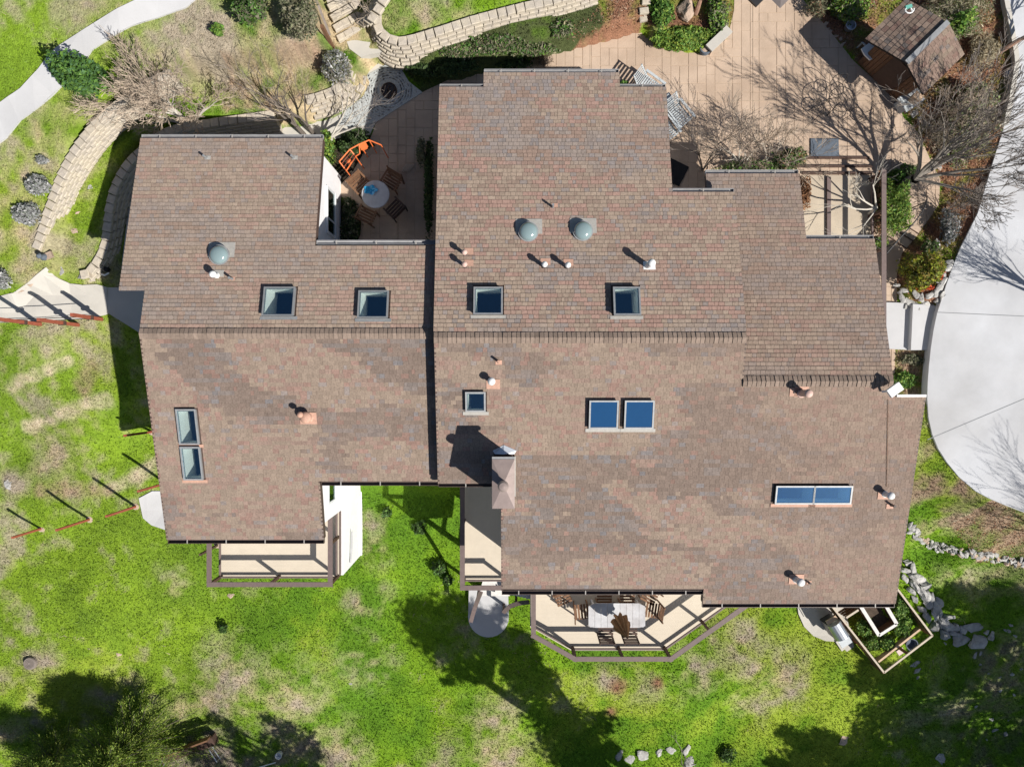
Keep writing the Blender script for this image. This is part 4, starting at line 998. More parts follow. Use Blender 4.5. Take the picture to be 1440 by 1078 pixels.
# ================================================================ courtyard
p = P(528,273,.74)
T = root_of('round_table', (p.x,p.y,0), 'round grey table with a blue glass dish in the shaded courtyard', 'table')
MB().lathe((0,0,.70), [(.45,0),(.46,.015),(.46,.03),(.44,.04)], 40).build('tabletop','table_grey',T,local=True)
MB().lathe((0,0,0), [(.25,0),(.22,.04),(.05,.1),(.05,.66),(.2,.70)], 12).build('pedestal','wood_brown',T,local=True)
q = P(521,267,.80); Dd = root_of('glass_dish', (q.x,q.y,.74), 'rippled bright blue glass dish on the round courtyard table', 'dish')
b = MB(); N = 24
for zz, r in ((0,.05),(.03,.12),(.06,.17),(.05,.13),(.02,.05)):
    for k in range(N): a = 2*PI*k/N; rr_ = r*(1+.16*math.cos(a*5)); b.v.append((rr_*math.cos(a)*1.25, rr_*math.sin(a)*.9, zz+.012*math.sin(a*6)))
for i in range(4):
    for k in range(N): k2=(k+1)%N; b.f.append((i*N+k,i*N+k2,(i+1)*N+k2,(i+1)*N+k))
b.f.append(tuple(range(N))[::-1]); b.f.append(tuple(range(4*N,5*N))); b.build('dish_body','blue_glass',Dd,local=True)
for u, v, rz, lb in ((507,260,.75,'brown wooden armchair north west of the round courtyard table'),(551,255,-.55,'brown wooden armchair north east of the round courtyard table'),(556,294,-2.35,'dark brown wooden armchair south east of the round courtyard table'),(516,303,2.7,'brown wooden armchair south west of the round courtyard table')):
    p = P(u, v, .45); chair('patio_armchair', lb, (p.x,p.y,0), rz, 'wooden armchairs round the courtyard table', 'wood_brown' if v != 294 else 'wood_dark', .54, True)
# orange obelisk / trellis lying open
OR = root_of('orange_trellis', (*P(508,218,.5)[:2],0), 'open orange metal trellis frame standing in the courtyard bed', 'trellis')
pts = [(477,227),(492,210),(505,203),(519,197),(536,204)]; low = [(487,240),(500,220),(514,213)]
def op(u, v, z): return P(u, v, z)
for a, b_ in ((0,1),(1,2),(2,3),(3,4)):
    MB().tube([op(*pts[a],1.35),op(*pts[b_],1.35)],.022,6).build('rail','orange_paint',OR)
for a, b_ in (((477,227),(487,240)),((487,240),(500,220)),((492,210),(500,220)),((500,220),(506,216)),((505,203),(506,216))):
    MB().tube([op(*a,1.35),op(*b_,1.2)],.02,6).build('cross_bar','orange_paint',OR)
for u, v in ((477,227),(487,240),(500,220),(506,203),(536,204),(519,197)):
    t = op(u, v, 1.3); MB().tube([t,(t.x,t.y,0)],.018,6).build('leg','orange_paint',OR)
for k in range(3):
    a = op(480+3.5*k,231+4*k,1.3); c_ = op(495+3*k,212+3.6*k,1.25); MB().tube([a,c_],.010,5).build('bar','wood_red',OR)
t = op(511,205,1.3); b = MB(); b.box((t.x,t.y,1.3),(.24,.2,.05),rz=.5); b.box((t.x+.02,t.y-.05,1.2),(.18,.03,.2),rz=.5); b.build('seat_plate','orange_paint',OR)
t = op(491,227,1.15); MB().lathe((t.x,t.y,1.1),[(.05,0),(.08,.08),(.03,.14)],10).build('lantern','orange_paint',OR)
# striped mat shadow rack on the courtyard floor
MT = root_of('slatted_rack', (*P(573,236,.1)[:2],.02), 'small pale slatted rack lying on the shaded courtyard paving', 'rack')
for k in range(5): MB().box((-.12+k*.06,0,.05),(.028,.30,.02),rz=-.6).build('slat','wood_pale',MT,local=True)
MB().box((0,0,.025),(.34,.04,.02)).build('runner','wood_pale',MT,local=True)
# basin in the pebble court
p = P(547,127,.12); B_ = root_of('round_basin', (p.x,p.y,.05), 'dark round basin sunk in the pale pebble court', 'basin')
b = MB(); b.lathe((0,0,0),[(.25,.05),(.25,.07),(.24,.09),(.265,.09),(.27,.0)],32); b.build('rim','wood_dark',B_,local=True)
MB().lathe((0,0,0),[(.245,.0),(.245,.06)],32).build('bowl','basin',B_,local=True)
rr = random.Random(3); b = MB()
for k in range(60): a = rr.uniform(0,6.28); r = .22*math.sqrt(rr.random()); b.box((r*math.cos(a),r*math.sin(a),.07),(.03,.03,.03),rz=a)
tag(b.build('dark_pebbles','wood_dark',B_,local=True),kind='stuff')
# black rubber mat in the recess
mp = PZ([(941,221),(969,235),(955,262),(938,255)],.03); b = MB(); b.prism(mp,.022,.045)
o = b.build('black_door_mat','black'); tag(o,'black mat lying askew on the patio in the shaded recess','mat')

# ================================================================ lounge chairs by the yard, slatted grey
def lounger(u, v, rz, lb):
    p = P(u, v, .35); R = root_of('slatted_lounger', (p.x,p.y,0.02), lb, 'lounge chair', 'grey slatted lounge chairs by the north east roof corner', rz); R.scale = (.82,.82,.9)
    for sy in (-1, 1):
        m = MB(); m.beam((-.5,sy*.29,.32),(.35,sy*.29,.34),.05,.04); m.build('side_rail','grey_slat',R,local=True)
        m = MB(); m.beam((.3,sy*.29,.34),(.68,sy*.27,.86),.05,.035); m.build('back_rail','grey_slat',R,local=True)
        m = MB(); m.beam((-.55,sy*.36,.56),(.42,sy*.36,.56),.10,.025); m.build('armrest','grey_slat',R,local=True)
        for x in (-.45,.36): MB().box((x,sy*.33,.27),(.05,.05,.54)).build('leg','grey_slat',R,local=True)
    for k in range(9): MB().box((-.48+k*.093,0,.36),(.062,.62,.02)).build('seat_slat','grey_slat',R,local=True)
    for k in range(6): m = MB(); m.box((.34+k*.06,0,.42+k*.083),(.03,.60,.062)); m.build('back_slat','grey_slat',R,local=True)
lounger(912,120,PI*.80,'grey slatted lounge chair partly under the north eave corner, shadow cast on the yard'); lounger(954,160,PI*.72,'grey slatted lounge chair standing clear of the roof on the tan yard'); lounger(935,180,PI*.70,'grey slatted lounge chair half hidden beside the east roof edge')
p = P(938,140,.4); o = root_of('side_table',(p.x,p.y,.02),'small pale side table between the grey slatted lounge chairs','table')
MB().box((0,0,.38),(.36,.36,.03),rz=.5).build('tabletop','grey_slat',o,local=True)
for sx in (-1,1):
    for sy in (-1,1): MB().box((sx*.13,sy*.13,.18),(.035,.035,.36)).build('leg','grey_slat',o,local=True)
# wrought iron round table and chairs under the bare tree
def wire_ring(b, c, r, z, t=.012, n=20): b.tube([(c[0]+r*math.cos(2*PI*k/n),c[1]+r*math.sin(2*PI*k/n),z) for k in range(n+1)], t, 5)
p = P(1183,140,.7); o = root_of('wire_table',(p.x,p.y,.02),'round black wrought iron table in the tangled shadow of the bare tree','table')
b = MB(); wire_ring(b,(0,0),.42,.70); wire_ring(b,(0,0),.2,.70,.008)
for k in range(6): a=k*PI/3; b.tube([(.2*math.cos(a),.2*math.sin(a),.70),(.42*math.cos(a),.42*math.sin(a),.70)],.008,4)
b.build('tabletop','black_metal',o,local=True)
for k in range(3): a=k*2*PI/3; MB().tube([(.1*math.cos(a),.1*math.sin(a),.69),(.32*math.cos(a),.32*math.sin(a),0)],.012,5).build('leg','black_metal',o,local=True)
for u, v, rz, lb in ((1160,150,1.9,'black wire chair left of the wrought iron table'),(1178,124,.1,'black wire chair north of the wrought iron table'),(1206,160,-2.2,'black wire chair south east of the wrought iron table')):
    p = P(u, v, .5); o = root_of('wire_chair',(p.x,p.y,.02),lb,'chair','black wire chairs under the bare tree',rz)
    b = MB(); wire_ring(b,(0,0),.22,.44); b.build('seat_ring','black_metal',o,local=True)
    b = MB()
    for k in range(5): b.tube([(-.2+k*.1,-.18,.44),(-.2+k*.1,.18,.44)],.006,4)
    b.build('seat_wires','black_metal',o,local=True)
    b = MB(); b.tube([(-.22,.2,.44),(-.24,.26,.8),(-.12,.3,.92),(.12,.3,.92),(.24,.26,.8),(.22,.2,.44)],.012,5); b.tube([(0,.22,.44),(0,.3,.92)],.007,4); b.build('backrest','black_metal',o,local=True)
    for sx in (-1,1):
        for sy in (-1,1): MB().tube([(sx*.16,sy*.16,.44),(sx*.2,sy*.22,0)],.011,5).build('leg','black_metal',o,local=True)
# blue grey hatch mat on the yard
b = MB(); mp = PZ([(1140,195),(1179,195),(1180,221),(1140,222)],.05); b.prism(mp,.022,.06); o = b.build('grey_blue_mat','mat_grey'); tag(o,'rectangular blue grey mat on the yard near the bare tree trunk','mat')
# timber edging strips of the wide steps by the side patio
for k, (v, ua, ub_) in enumerate(((222,1100,1222),(234,1118,1226),(243.5,1128,1226))):
    pa, pb = P(ua,v,.05), P(ub_,v,.05); m = MB(); m.beam(pa,pb,.07,.09); o = m.build('timber_edging','wood_dark'); tag(o,['northernmost dark timber edging across the tan yard','middle dark timber edging above the cream side pad','dark timber edging along the top of the cream side pad'][k],'edging','timber edgings above the side pad')
pa, pb = P(1165,249,.08), P(1165,338,.08); m = MB(); m.beam(pa,pb,.13,.10); o = m.build('timber_divider','rail_paint'); tag(o,'brown timber divider running down the cream side pad','divider')
# side railing with a long cap
F = root_of('side_railing',(12.1,4,0),'long brown capped railing beside the east wing path','railing')
m = MB(); m.beam((12.13,7.0,1.0),(12.13,.55,1.0),.15,.045); m.build('rail_cap','rail_paint',F)
m = MB(); m.beam((12.13,7.0,.25),(12.13,.6,.25),.05,.09); m.build('bottom_rail','rail_paint',F)
for k in range(6): MB().box((12.13,.65+k*1.25,.46),(.09,.09,1.03)).build('rail_post','post_dark',F)
# curved handrail of the path beside the hedge
m = MB(); cr = curve([P(1304,278,.9),P(1300,292,.9),P(1288,310,.9),P(1268,332,.9),P(1247,356,.9)],.25); m.tube(cr,.022,6); F = m.build('path_handrail','black_metal'); tag(F,'thin dark curved handrail beside the beige path','handrail')
for u, v in ((1302,284),(1284,316),(1258,343)): p = P(u,v,.9); MB().tube([p,(p.x,p.y,0)],.02,6).build('rail_post','black_metal',F)
for k, (u, v, u2, v2) in enumerate(((1265,312,1292,329),(1258,322,1284,339),(1250,333,1275,350))):
    pa, pb = P(u,v,.03),P(u2,v2,.03); m = MB(); m.beam(pa,pb,.03,.05); o = m.build('path_joint_strip','post_dark'); tag(o,['uppermost','middle','lowest'][k]+' dark strip across the beige side path','strip','dark strips across the beige path')

# bench and pot by the planted island
p = P(1011,55,.45); o = root_of('stone_bench',(p.x,p.y,.02),'pale stone bench at the edge of the green planted island','bench',None,math.atan2(.38,.40))
MB().box((0,0,.44),(.95,.30,.08)).build('seat','concrete_pale',o,local=True)
for sx in (-1,1): MB().box((sx*.34,0,.18),(.10,.24,.36)).build('leg','rock_warm',o,local=True)
p = P(993,67,.36); o = root_of('round_planter',(p.x,p.y,.02),'dark glazed round pot beside the pale stone bench','pot')
b = MB(); b.lathe((0,0,0),[(.12,0),(.19,.15),(.20,.33),(.215,.36),(.17,.36),(.16,.30)],24); b.build('pot_body','mat_grey',o,local=True)
MB().lathe((0,0,0),[(.10,.28),(.15,.31),(.02,.33)],14).build('soil','rock_warm',o,local=True)
# grey canopy corner at the top edge
p = P(1097,13,2.2); cx, cy = p.x, p.y+1.55; o = root_of('square_canopy',(cx,cy,0),'grey square garden canopy whose corner reaches in at the top edge','canopy',None,PI/4)
b = MB(); s = 1.08; b.add([(-s,-s,2.2),(s,-s,2.2),(s,s,2.2),(-s,s,2.2),(0,0,2.6)],[(0,1,4),(1,2,4),(2,3,4),(3,0,4),(3,2,1,0)]); b.build('canopy_cloth','canopy_grey',o,local=True)
MB().tube([(0,0,0),(0,0,2.6)],.03,8).build('pole','black_metal',o,local=True); MB().box((0,0,.05),(.5,.5,.1)).build('base','black_metal',o,local=True)

# ================================================================ shed
SZ = .05
def sp(u, v, z): return P(u, v, z)
rd0, rd1 = sp(1275,88,2.25), sp(1332,32,2.25); ridge = (rd1-rd0); ridge.z = 0; Lr = ridge.length; rdir = ridge.normalized(); pr = Vector((rdir.y,-rdir.x,0))
SH = root_of('garden_shed',(*((rd0+rd1)/2)[:2],SZ),'small plank garden shed with a two sided shingle roof in the upper right corner','shed')
def shp(a, s, z): q = rd0+rdir*a+pr*s; return Vector((q.x,q.y,z))
Wl, Wr = 1.42, 1.12; zr_ = 2.25; sl = .40
for sgn, W_, mt in ((-1,Wl,0),(1,Wr,1)):
    b = MB(); vs = [shp(-.0,0,zr_),shp(Lr,0,zr_),shp(Lr,sgn*W_,zr_-sl*W_),shp(0,sgn*W_,zr_-sl*W_)]; vs += [v-Vector((0,0,.10)) for v in vs]
    b.add(vs,[(0,1,2,3) if sgn > 0 else (3,2,1,0),(7,6,5,4),(0,3,7,4),(1,5,6,2),(2,6,7,3)]); R = b.build('roof','roof_underlay',SH)
    n = 9; e = W_/n; V = []; Fq = []; T = []; rr = np.random.RandomState(2+sgn)
    for i in range(n):
        a = -.03
        while a < Lr+.03:
            w_ = rr.uniform(.13,.24); a1 = min(a+w_,Lr+.04); s0 = (i)*e; s1 = (i+1)*e
            q = [shp(a+.004,sgn*s1,zr_-sl*s1+.024),shp(a1-.004,sgn*s1,zr_-sl*s1+.024),shp(a1-.004,sgn*s0,zr_-sl*s0+.012),shp(a+.004,sgn*s0,zr_-sl*s0+.012),shp(a+.004,sgn*s1,zr_-sl*s1),shp(a1-.004,sgn*s1,zr_-sl*s1)]
            b0 = len(V); V += [tuple(x) for x in q]; Fq += [(b0,b0+1,b0+2,b0+3) if sgn < 0 else (b0+3,b0+2,b0+1,b0),(b0+1,b0,b0+4,b0+5)]
            k = rr.rand(); c = (BRN*1.15 if sgn < 0 else PNK*.8) if k < .6 else ((BRN*1.4 if sgn < 0 else TAN*.85) if k < .8 else (GRY*.8 if k < .9 else RED*.8)); T += [c*rr.uniform(.85,1.12)]*6; a = a1
    tag(link('shingles',npmesh('shingles',np.array(V)-np.array(wl(R)),np.array(Fq),'shingle',np.array(T)),R),kind='stuff')
m = MB(); m.beam(shp(-.02,0,zr_+.03),shp(Lr+.02,0,zr_+.03),.16,.03); m.build('ridge_strip','lead',SH)
# body
fr = .42; bk = Lr-.1
for a in (fr, bk):
    b = MB(); n = 14 
    ws = np.linspace(-Wl+.42,Wr-.25,n+1)
    for i in range(n):
        s0, s1 = ws[i]+.006, ws[i+1]-.006
        zt = lambda s: zr_-.12-sl*abs(s)
        m = MB(); t_ = .025; q = [shp(a,s0,0),shp(a,s1,0),shp(a,s1,zt(s1)),shp(a,s0,zt(s0))]; q2 = [x-rdir*t_ for x in q]
        m.add(q+q2,[(0,1,2,3),(7,6,5,4),(0,4,5,1),(3,2,6,7),(0,3,7,4),(1,5,6,2)]); m.build('wall_plank','wood_brown' if a == fr else 'wood_dark',SH)
for s in (-Wl+.42,Wr-.25):
    m = MB(); z1 = zr_-.15-sl*abs(s); A, B2 = shp(fr,s,z1/2),shp(bk,s,z1/2); m.beam(A,B2,.05,z1); m.build('side_wall','wood_brown',SH)
dr = MB(); A, B2 = shp(fr-.05,-.35,.85),shp(fr-.05,.45,.85); dr.beam(A,B2,.04,1.5); DR = dr.build('door','wood_dark',SH); MB().box(tuple(shp(fr-.09,.3,1.05)),(.04,.04,.14)).build('handle','steel',DR)
# things round the shed
def thing_mesh(name, label, cat, b, material, group=None, smooth_=False):
    o = b.build(name, material, smooth_=smooth_); return tag(o, label, cat, group)
b = MB(); b.prism(PZ([(1212,68),(1228,56),(1239,68),(1236,75),(1229,82),(1224,84),(1216,76)],.7),.62,.68); o = thing_mesh('white_board','pale white board lying across the frame beside the shed','board',b,'white_paint')
b = MB(); pp = P(1282,139,.5); b.box((pp.x,pp.y,.45),(.75,.55,.06),rz=.6); b.box((pp.x,pp.y,.22),(.6,.4,.4),rz=.6); o = thing_mesh('grey_storage_box','grey lidded storage box at the foot of the shed','box',b,'canopy_grey')
o.data.materials[0] = MATS['grey_slat']
b = MB(); pp = P(1295,133,1.0); b.box((pp.x,pp.y,.85),(.30,.22,.05),rz=-.6); b.box((pp.x,pp.y,.6),(.25,.18,.45),rz=-.6); thing_mesh('orange_crate','small orange wooden crate on the box beside the shed','crate',b,'wood_tan')
b = MB(); pp = P(1198,34,.3); b.lathe((pp.x,pp.y,TZ(pp.x,pp.y)),[(.05,.02),(.14,.05),(.17,.28),(.15,.28),(.12,.1)],18); thing_mesh('metal_tub','shiny metal tub in the shade left of the shed','tub',b,'steel')
pp = P(1277,16,2.3); o = root_of('white_teal_toy',(pp.x,pp.y,2.22),'curled white and teal hose reel lying on the shed roof','hose')
b = MB(); b.tube([(.12*math.cos(t*.6),.10*math.sin(t*.6),.08+.01*t) for t in range(12)],.022,6); b.build('hose_loop','white_paint',o,local=True)
MB().box((0,.12,.10),(.20,.10,.08),rz=.3).build('reel','teal',o,local=True)
b = MB(); A, B2 = P(1213,60,.4),P(1291,140,.4); b.beam(A,B2,.04,.04); 
for t in (0,.5,1): q = A+(B2-A)*t; b.beam((q.x,q.y,0),(q.x,q.y,.4),.04,.04)
thing_mesh('low_metal_rail','thin low metal rail between the shed and the yard','rail',b,'grey_slat')

# ================================================================ posts and fences at the left
gposts = 'red brown posts of the wire fence along the west path'
FP = [((143,449),(101,441)),((110,457),(54,449)),((57,456),(-4,452))]
for k, (ba, tp) in enumerate(FP):
    g0 = G(*ba); r0 = math.hypot(ba[0]-720,ba[1]-539); r1 = math.hypot(tp[0]-720,tp[1]-539); h = (HC-g0.z)*(1-r0/r1)
    o = root_of('fence_post',g0,['red brown fence post nearest the house beside the west path','red brown fence post in the middle of the west path edge','red brown fence post at the left end of the west path'][k],'post',gposts)
    MB().box((0,0,h/2),(.11,.11,h)).build('post_shaft','wood_red',o,local=True)
    MB().box((0,0,h*.42),(.24,.15,.07)).build('collar','wood_dark',o,local=True)
w1 = MB(); a = G(143,449); b2 = G(-30,456); w1.tube([(a.x,a.y,a.z+.95),(b2.x,b2.y,b2.z+.95)],.014,5); w1.tube([(a.x,a.y,a.z+.35),(b2.x,b2.y,b2.z+.35)],.010,5)
thing_mesh('fence_wires','two thin dark wires strung between the red posts of the west path','fence wire',w1,'black')
gp2 = 'weathered red posts standing on the western lawn'
for k, (ba, tp) in enumerate([((58,743),(17,755)),((126,730),(80,748)),((191,712),(150,728)),((234,679),(195,693)),((214,607),(176,620)),((306,766),(279,776))]):
    g0 = G(*ba); r0 = math.hypot(ba[0]-720,ba[1]-539); r1 = math.hypot(tp[0]-720,tp[1]-539); h = max(.8,(HC-g0.z)*(1-r0/r1))
    lab = ['red brown post farthest left on the lower lawn','tall red brown post on the lawn, second from the left','red brown post beside the round concrete pad','red brown post close against the south west roof edge','red brown post mostly hidden under the west roof edge','short leaning post beside the west deck'][k]
    o = root_of('garden_post',g0,lab,'post',gp2)
    MB().box((0,0,h/2-.1),(.075,.075,h+.2)).build('post_shaft','wood_red' if k < 5 else 'wood_dark',o,local=True); MB().lathe((0,0,0),[(.14,-.05),(.12,.03),(.05,.04)],10).build('footing','rock_warm',o,local=True)

# hose bib jumble where the terrace wall meets the path, ornament in the shaded gutter
pp = G(64,362); o = root_of('garden_statue',pp,'small blue grey garden ornament at the foot of the tan block wall','ornament')
MB().lathe((0,0,0),[(.10,0),(.12,.1),(.07,.25),(.09,.34),(.02,.42)],12).build('figure','mat_grey',o,local=True); MB().box((.12,.05,.05),(.3,.2,.10),rz=.4).build('plinth','rock_warm',o,local=True)
pp = P(150,382,.05); o = root_of('hose_reel',(pp.x,pp.y,.03),'white and black hose reel in the shaded strip beside the curved wall','hose reel')
MB().tube([(-.12,-.1,.1),(0,-.14,.14),(.12,-.05,.1)],.03,6).build('hose','white_paint',o,local=True); MB().lathe((.05,.06,0),[(.08,0),(.08,.18),(.04,.2)],12).build('drum','black',o,local=True)

# ================================================================ kitchen garden enclosure (lower right)
zl = G(1240,900).z; zc_ = zl+.75
c4 = [P(u, v, zc_) for u, v in ((1163,843),(1243,945),(1311,893),(1259,824))]
KG = root_of('garden_enclosure',(*((c4[0]+c4[2])/2)[:2],zl),'low wooden garden enclosure with white capped sides full of green plants','garden enclosure')
for i in range(4):
    a, b_ = c4[i], c4[(i+1)%4]; m = MB(); m.beam(a,b_,.065,.05); m.build('cap_rail','wood_pale',KG)
    n = max(1, round((b_-a).length/1.1))
    for k in range(4):
        if i == 1: continue
        m = MB(); dz = Vector((0,0,.12+.19*k)); m.beam(a-dz,b_-dz,.03,.165); m.build('side_board','wood_brown',KG)
    for k in range(n): q = a+(b_-a)*k/n; MB().box((q.x,q.y,(zl-.2+zc_)/2),(.08,.08,zc_-zl+.2)).build('post','wood_red' if i == 0 else 'wood_brown',KG)
ia, ib = P(1235,930,zl+.35),P(1294,884,zl+.35); m = MB(); m.beam(ia,ib,.07,.05); m.beam(ia-Vector((0,0,.15)),ib-Vector((0,0,.15)),.03,.2); m.build('inner_board','wood_tan',KG)
for nm, ring_, lb in (('planter_box',[(1204,842),(1236,893),(1261,877),(1238,838)],'U shaped pale capped planter with bare dark soil inside the enclosure'),):
    zq = zl+.55; q = [P(u,v,zq) for u,v in ring_]; PBX = root_of(nm,(q[0].x,q[0].y,zl),lb,'planter')
    for i in range(3):
        m = MB(); m.beam(q[i],q[i+1],.13 if i != 1 else .10,.035); m.build('cap_board','wood_white',PBX)
        m = MB(); m.beam(q[i]-Vector((0,0,.25)),q[i+1]-Vector((0,0,.25)),.05,.45); m.build('side_board','wood_brown',PBX)
    m = MB(); m.prism([tuple(x[:2]) for x in q], zl+.02, zl+.14); m.build('soil','soil',PBX)
zq = zl+.5; q = [P(u,v,zq) for u,v in ((1190,868),(1207,857),(1200,846))]; 
o = root_of('corner_planter',(q[0].x,q[0].y,zl),'small brown corner planter under the eave in the garden enclosure','planter')
m = MB(); m.beam(q[0],q[1],.07,.04); m.build('cap_board','wood_pale',o)
for k in range(4): m = MB(); dz = Vector((0,0,.07+.1*k)); e = Vector((-.04,.02,0))*k; m.beam(q[0]-dz+e,q[1]-dz+e,.04,.09); m.build('side_board','wood_brown',o)
pb = P(1281,905,zl+.15); o = root_of('plastic_tub',(pb.x,pb.y,zl),'round blue plastic tub inside the lower edge of the garden enclosure','tub')
MB().lathe((0,0,0),[(.17,.02),(.22,.22),(.23,.24),(.20,.24),(.15,.06)],20).build('tub_body','mat_grey',o,local=True)
pb = P(1266,915,zl+.1); o = root_of('purple_tray',(pb.x,pb.y,zl+.02),'small purplish tray beside the blue tub in the garden enclosure','tray',None,.6)
MB().box((0,0,.08),(.28,.2,.08)).build('tray_body','chimney_metal',o,local=True)
# barbecue
pb = P(1182,888,zl+.8); g_ = G(1180,886); o = root_of('barbecue',(pb.x,pb.y,g_.z+.06),'stainless steel gas barbecue with side shelf beside the garden enclosure','barbecue',None,-1.02)
MB().box((0,0,.40),(.62,.48,.60)).build('cabinet','black_metal',o,local=True)
b = MB(); b.tube([(-.31,0,.80),(.31,0,.80)],.26,16); b.build('hood','steel',o,local=True)
MB().box((.50,0,.78),(.34,.44,.04)).build('side_shelf','grey_slat',o,local=True); MB().box((-.42,0,.78),(.16,.44,.04)).build('side_shelf','wood_tan',o,local=True)
MB().tube([(-.25,-.30,.88),(.25,-.30,.88)],.015,6).build('handle','black_metal',o,local=True)
for sx in (-1,1): MB().box((sx*.26,0,.05),(.05,.42,.1)).build('wheel','black',o,local=True)
pb = P(1190,908,zl+.1); o = root_of('paving_flag',(pb.x,pb.y,G(1190,908).z),'pale square flagstone at the foot of the barbecue','flagstone',None,-1.0)
MB().box((0,0,.03),(.42,.40,.07)).build('flag','concrete_pale',o,local=True)
# bottom left structure, half in view: bench frame
g0 = G(262,1052); o = root_of('timber_bench',(g0.x,g0.y,g0.z),'long dark timber bench half hidden in tree shade at the bottom edge','bench',None,.36)
MB().box((.3,.05,.45),(2.2,.34,.07)).build('seat','wood_dark',o,local=True); MB().box((.3,.28,.70),(2.2,.06,.4)).build('backrest','wood_brown',o,local=True)
for x in (-.75,.3,1.35): MB().box((x,.05,.2),(.07,.36,.44)).build('leg','wood_dark',o,local=True)
for k, (u, v, a_, lb) in enumerate(((236,1068,1.1,'bent steel handle frame at the left end of the timber bench'),(310,1050,-1.0,'bent steel handle frame at the right end of the timber bench'))):
    g0 = G(u,v); r_ = root_of('steel_frame',g0,lb,'frame','steel frames by the timber bench',a_)
    MB().tube([(-.28,-.06,0),(-.28,-.06,.6),(.28,-.06,.6),(.28,-.06,0)],.018,6).build('tube_loop','steel',r_,local=True); MB().tube([(-.28,.08,0),(-.28,.08,.55),(.28,.08,.55),(.28,.08,0)],.018,6).build('tube_loop','steel',r_,local=True)
g0 = G(394,1058); o = root_of('white_bucket',g0,'small white bucket in the shade at the bottom edge','bucket'); MB().lathe((0,0,0),[(.10,0),(.13,.25),(.12,.25),(.09,.05)],16).build('bucket_body','white_paint',o,local=True)
g0 = G(375,1074); o = root_of('white_pole',g0,'thin white pole lying on the ground beside the white bucket','pole',None,.3); MB().tube([(-.4,0,.05),(.4,0,.08)],.02,6).build('pole_shaft','white_paint',o,local=True)
# cut stump
g0 = G(44,931); o = root_of('tree_stump',g0,'grey cut stump with rings on the lower left lawn','stump'); b = MB(); b.lathe((0,0,-.05),[(.27,0),(.24,.16),(.22,.18)],18); b.build('stump_wood','twig_grey',o,local=True)
b = MB(); [wire_ring(b,(0,0),r,.135,.006,16) for r in (.06,.11,.16)]; b.build('ring','bark_dark',o,local=True)
# ================================================================ block walls
def block_mesh(w_, d_, h_, nm='block', mt='block', seed=0):
    r = random.Random(seed); e = .018; b = MB(); j = lambda: r.uniform(-.008, .008)
    x, y = w_/2, d_/2
    vs = [(-x,-y,0),(x,-y,0),(x,y,0),(-x,y,0),(-x+j(),-y+j(),h_-e),(x+j(),-y+j(),h_-e),(x+j(),y+j(),h_-e),(-x+j(),y+j(),h_-e),(-x+e,-y+e,h_),(x-e,-y+e,h_+j()*.5),(x-e,y-e,h_),(-x+e,y-e,h_+j()*.5)]
    b.add(vs, [(8,9,10,11),(0,1,5,4),(1,2,6,5),(2,3,7,6),(3,0,4,7),(4,5,9,8),(5,6,10,9),(6,7,11,10),(7,4,8,11)])
    return b.mesh(nm, mt)
BM = {}
def blockwall(name, label, px, ztop, side, courses, setback, ch=.15, bw=.30, mt='block', capw=.30):
    """px: photo line of the cap; ztop(x,y) height of the cap; side +1: face falls to the right of travel"""
    pts = []
    for u, v in px:
        z = 0.5
        for _ in range(12): p = P(u, v, z); z = ztop(p.x, p.y)
        pts.append(Vector((p.x, p.y, 0)))
    base = curve(pts, .15)
    R = root_of(name, (base[0].x, base[0].y, 0), label, 'retaining wall')
    key = (mt, bw)
    if key not in BM: BM[key] = [[block_mesh(bw*.975*s, .28, ch-.006, 'block', mt, 10*i+k) for k, s in enumerate((1, .97, 1.02))] for i in range(2)]+[[block_mesh(capw*.975*s, .28, ch, 'block', mt, 70+k) for k, s in enumerate((1, .94, 1.03))]]
    n_tot = 0
    extra = MB()
    for c in range(courses):
        off = side*setback*c; L = [];
        for i, p in enumerate(base):
            d = (base[min(i+1, len(base)-1)]-base[max(i-1, 0)]).normalized(); L.append(p+Vector((d.y, -d.x, 0))*off)
        T = plen(L); n = max(1, int(T/(bw if c else capw))); st = T/n
        for k in range(n):
            p, d = at_len(L, (k+.5*(1+(c%2)*.9))*st if k < n-1 else (k+.5)*st)
            z0 = ztop(p.x, p.y)-ch*(c+1)
            if z0+ch < TZ(p.x+side*d.y*.1, p.y-side*d.x*.1) and c > 0: continue
            me = random.choice(BM[key][2] if c == 0 else BM[key][c%2])
            o = link('block', me, R); n_tot += 1
            o.location = (p.x-base[0].x+random.uniform(-.006,.006), p.y-base[0].y, z0); o.rotation_euler = (0, 0, math.atan2(d.y, d.x)+random.uniform(-.03,.03))
    return R
blockwall('terrace_wall', 'battered tan block wall curving up the left side between two grass terraces', [(50,350),(60,318),(72,282),(85,248),(104,212),(128,180),(160,150),(205,118),(240,102)], lambda x, y: max(.35, cap_levels(x, y)*1.0)+.08, 1, 6, .03, .13, .24, capw=.27)
blockwall('curved_wall', 'curved grey block wall in the shade west of the house', [(112,386),(122,384),(134,370),(143,354),(148,335),(151,312),(154,288),(160,265),(170,244),(183,226),(200,210),(222,192),(250,180),(300,172),(350,165),(385,160)], lambda x, y: max(.30, min(.75, .05+(y-3)*.17))+.06, 1, 6, .045, .15, .30)
blockwall('bed_wall', 'round block wall holding the small mulched bed by the grey shrub', [(430,140),(452,134),(470,126),(484,114),(490,100),(484,88),(470,80)], lambda x, y: .92, 1, 5, .07, .15, .28)
blockwall('north_wall', 'pale block wall curving along the raised bed north of the house', [(530,20),(530,34),(537,46),(549,54),(563,57),(580,54),(620,42),(660,29),(700,18),(740,8),(790,-4),(840,-20)], lambda x, y: 1.28, 1, 7, .055, .16, .30)
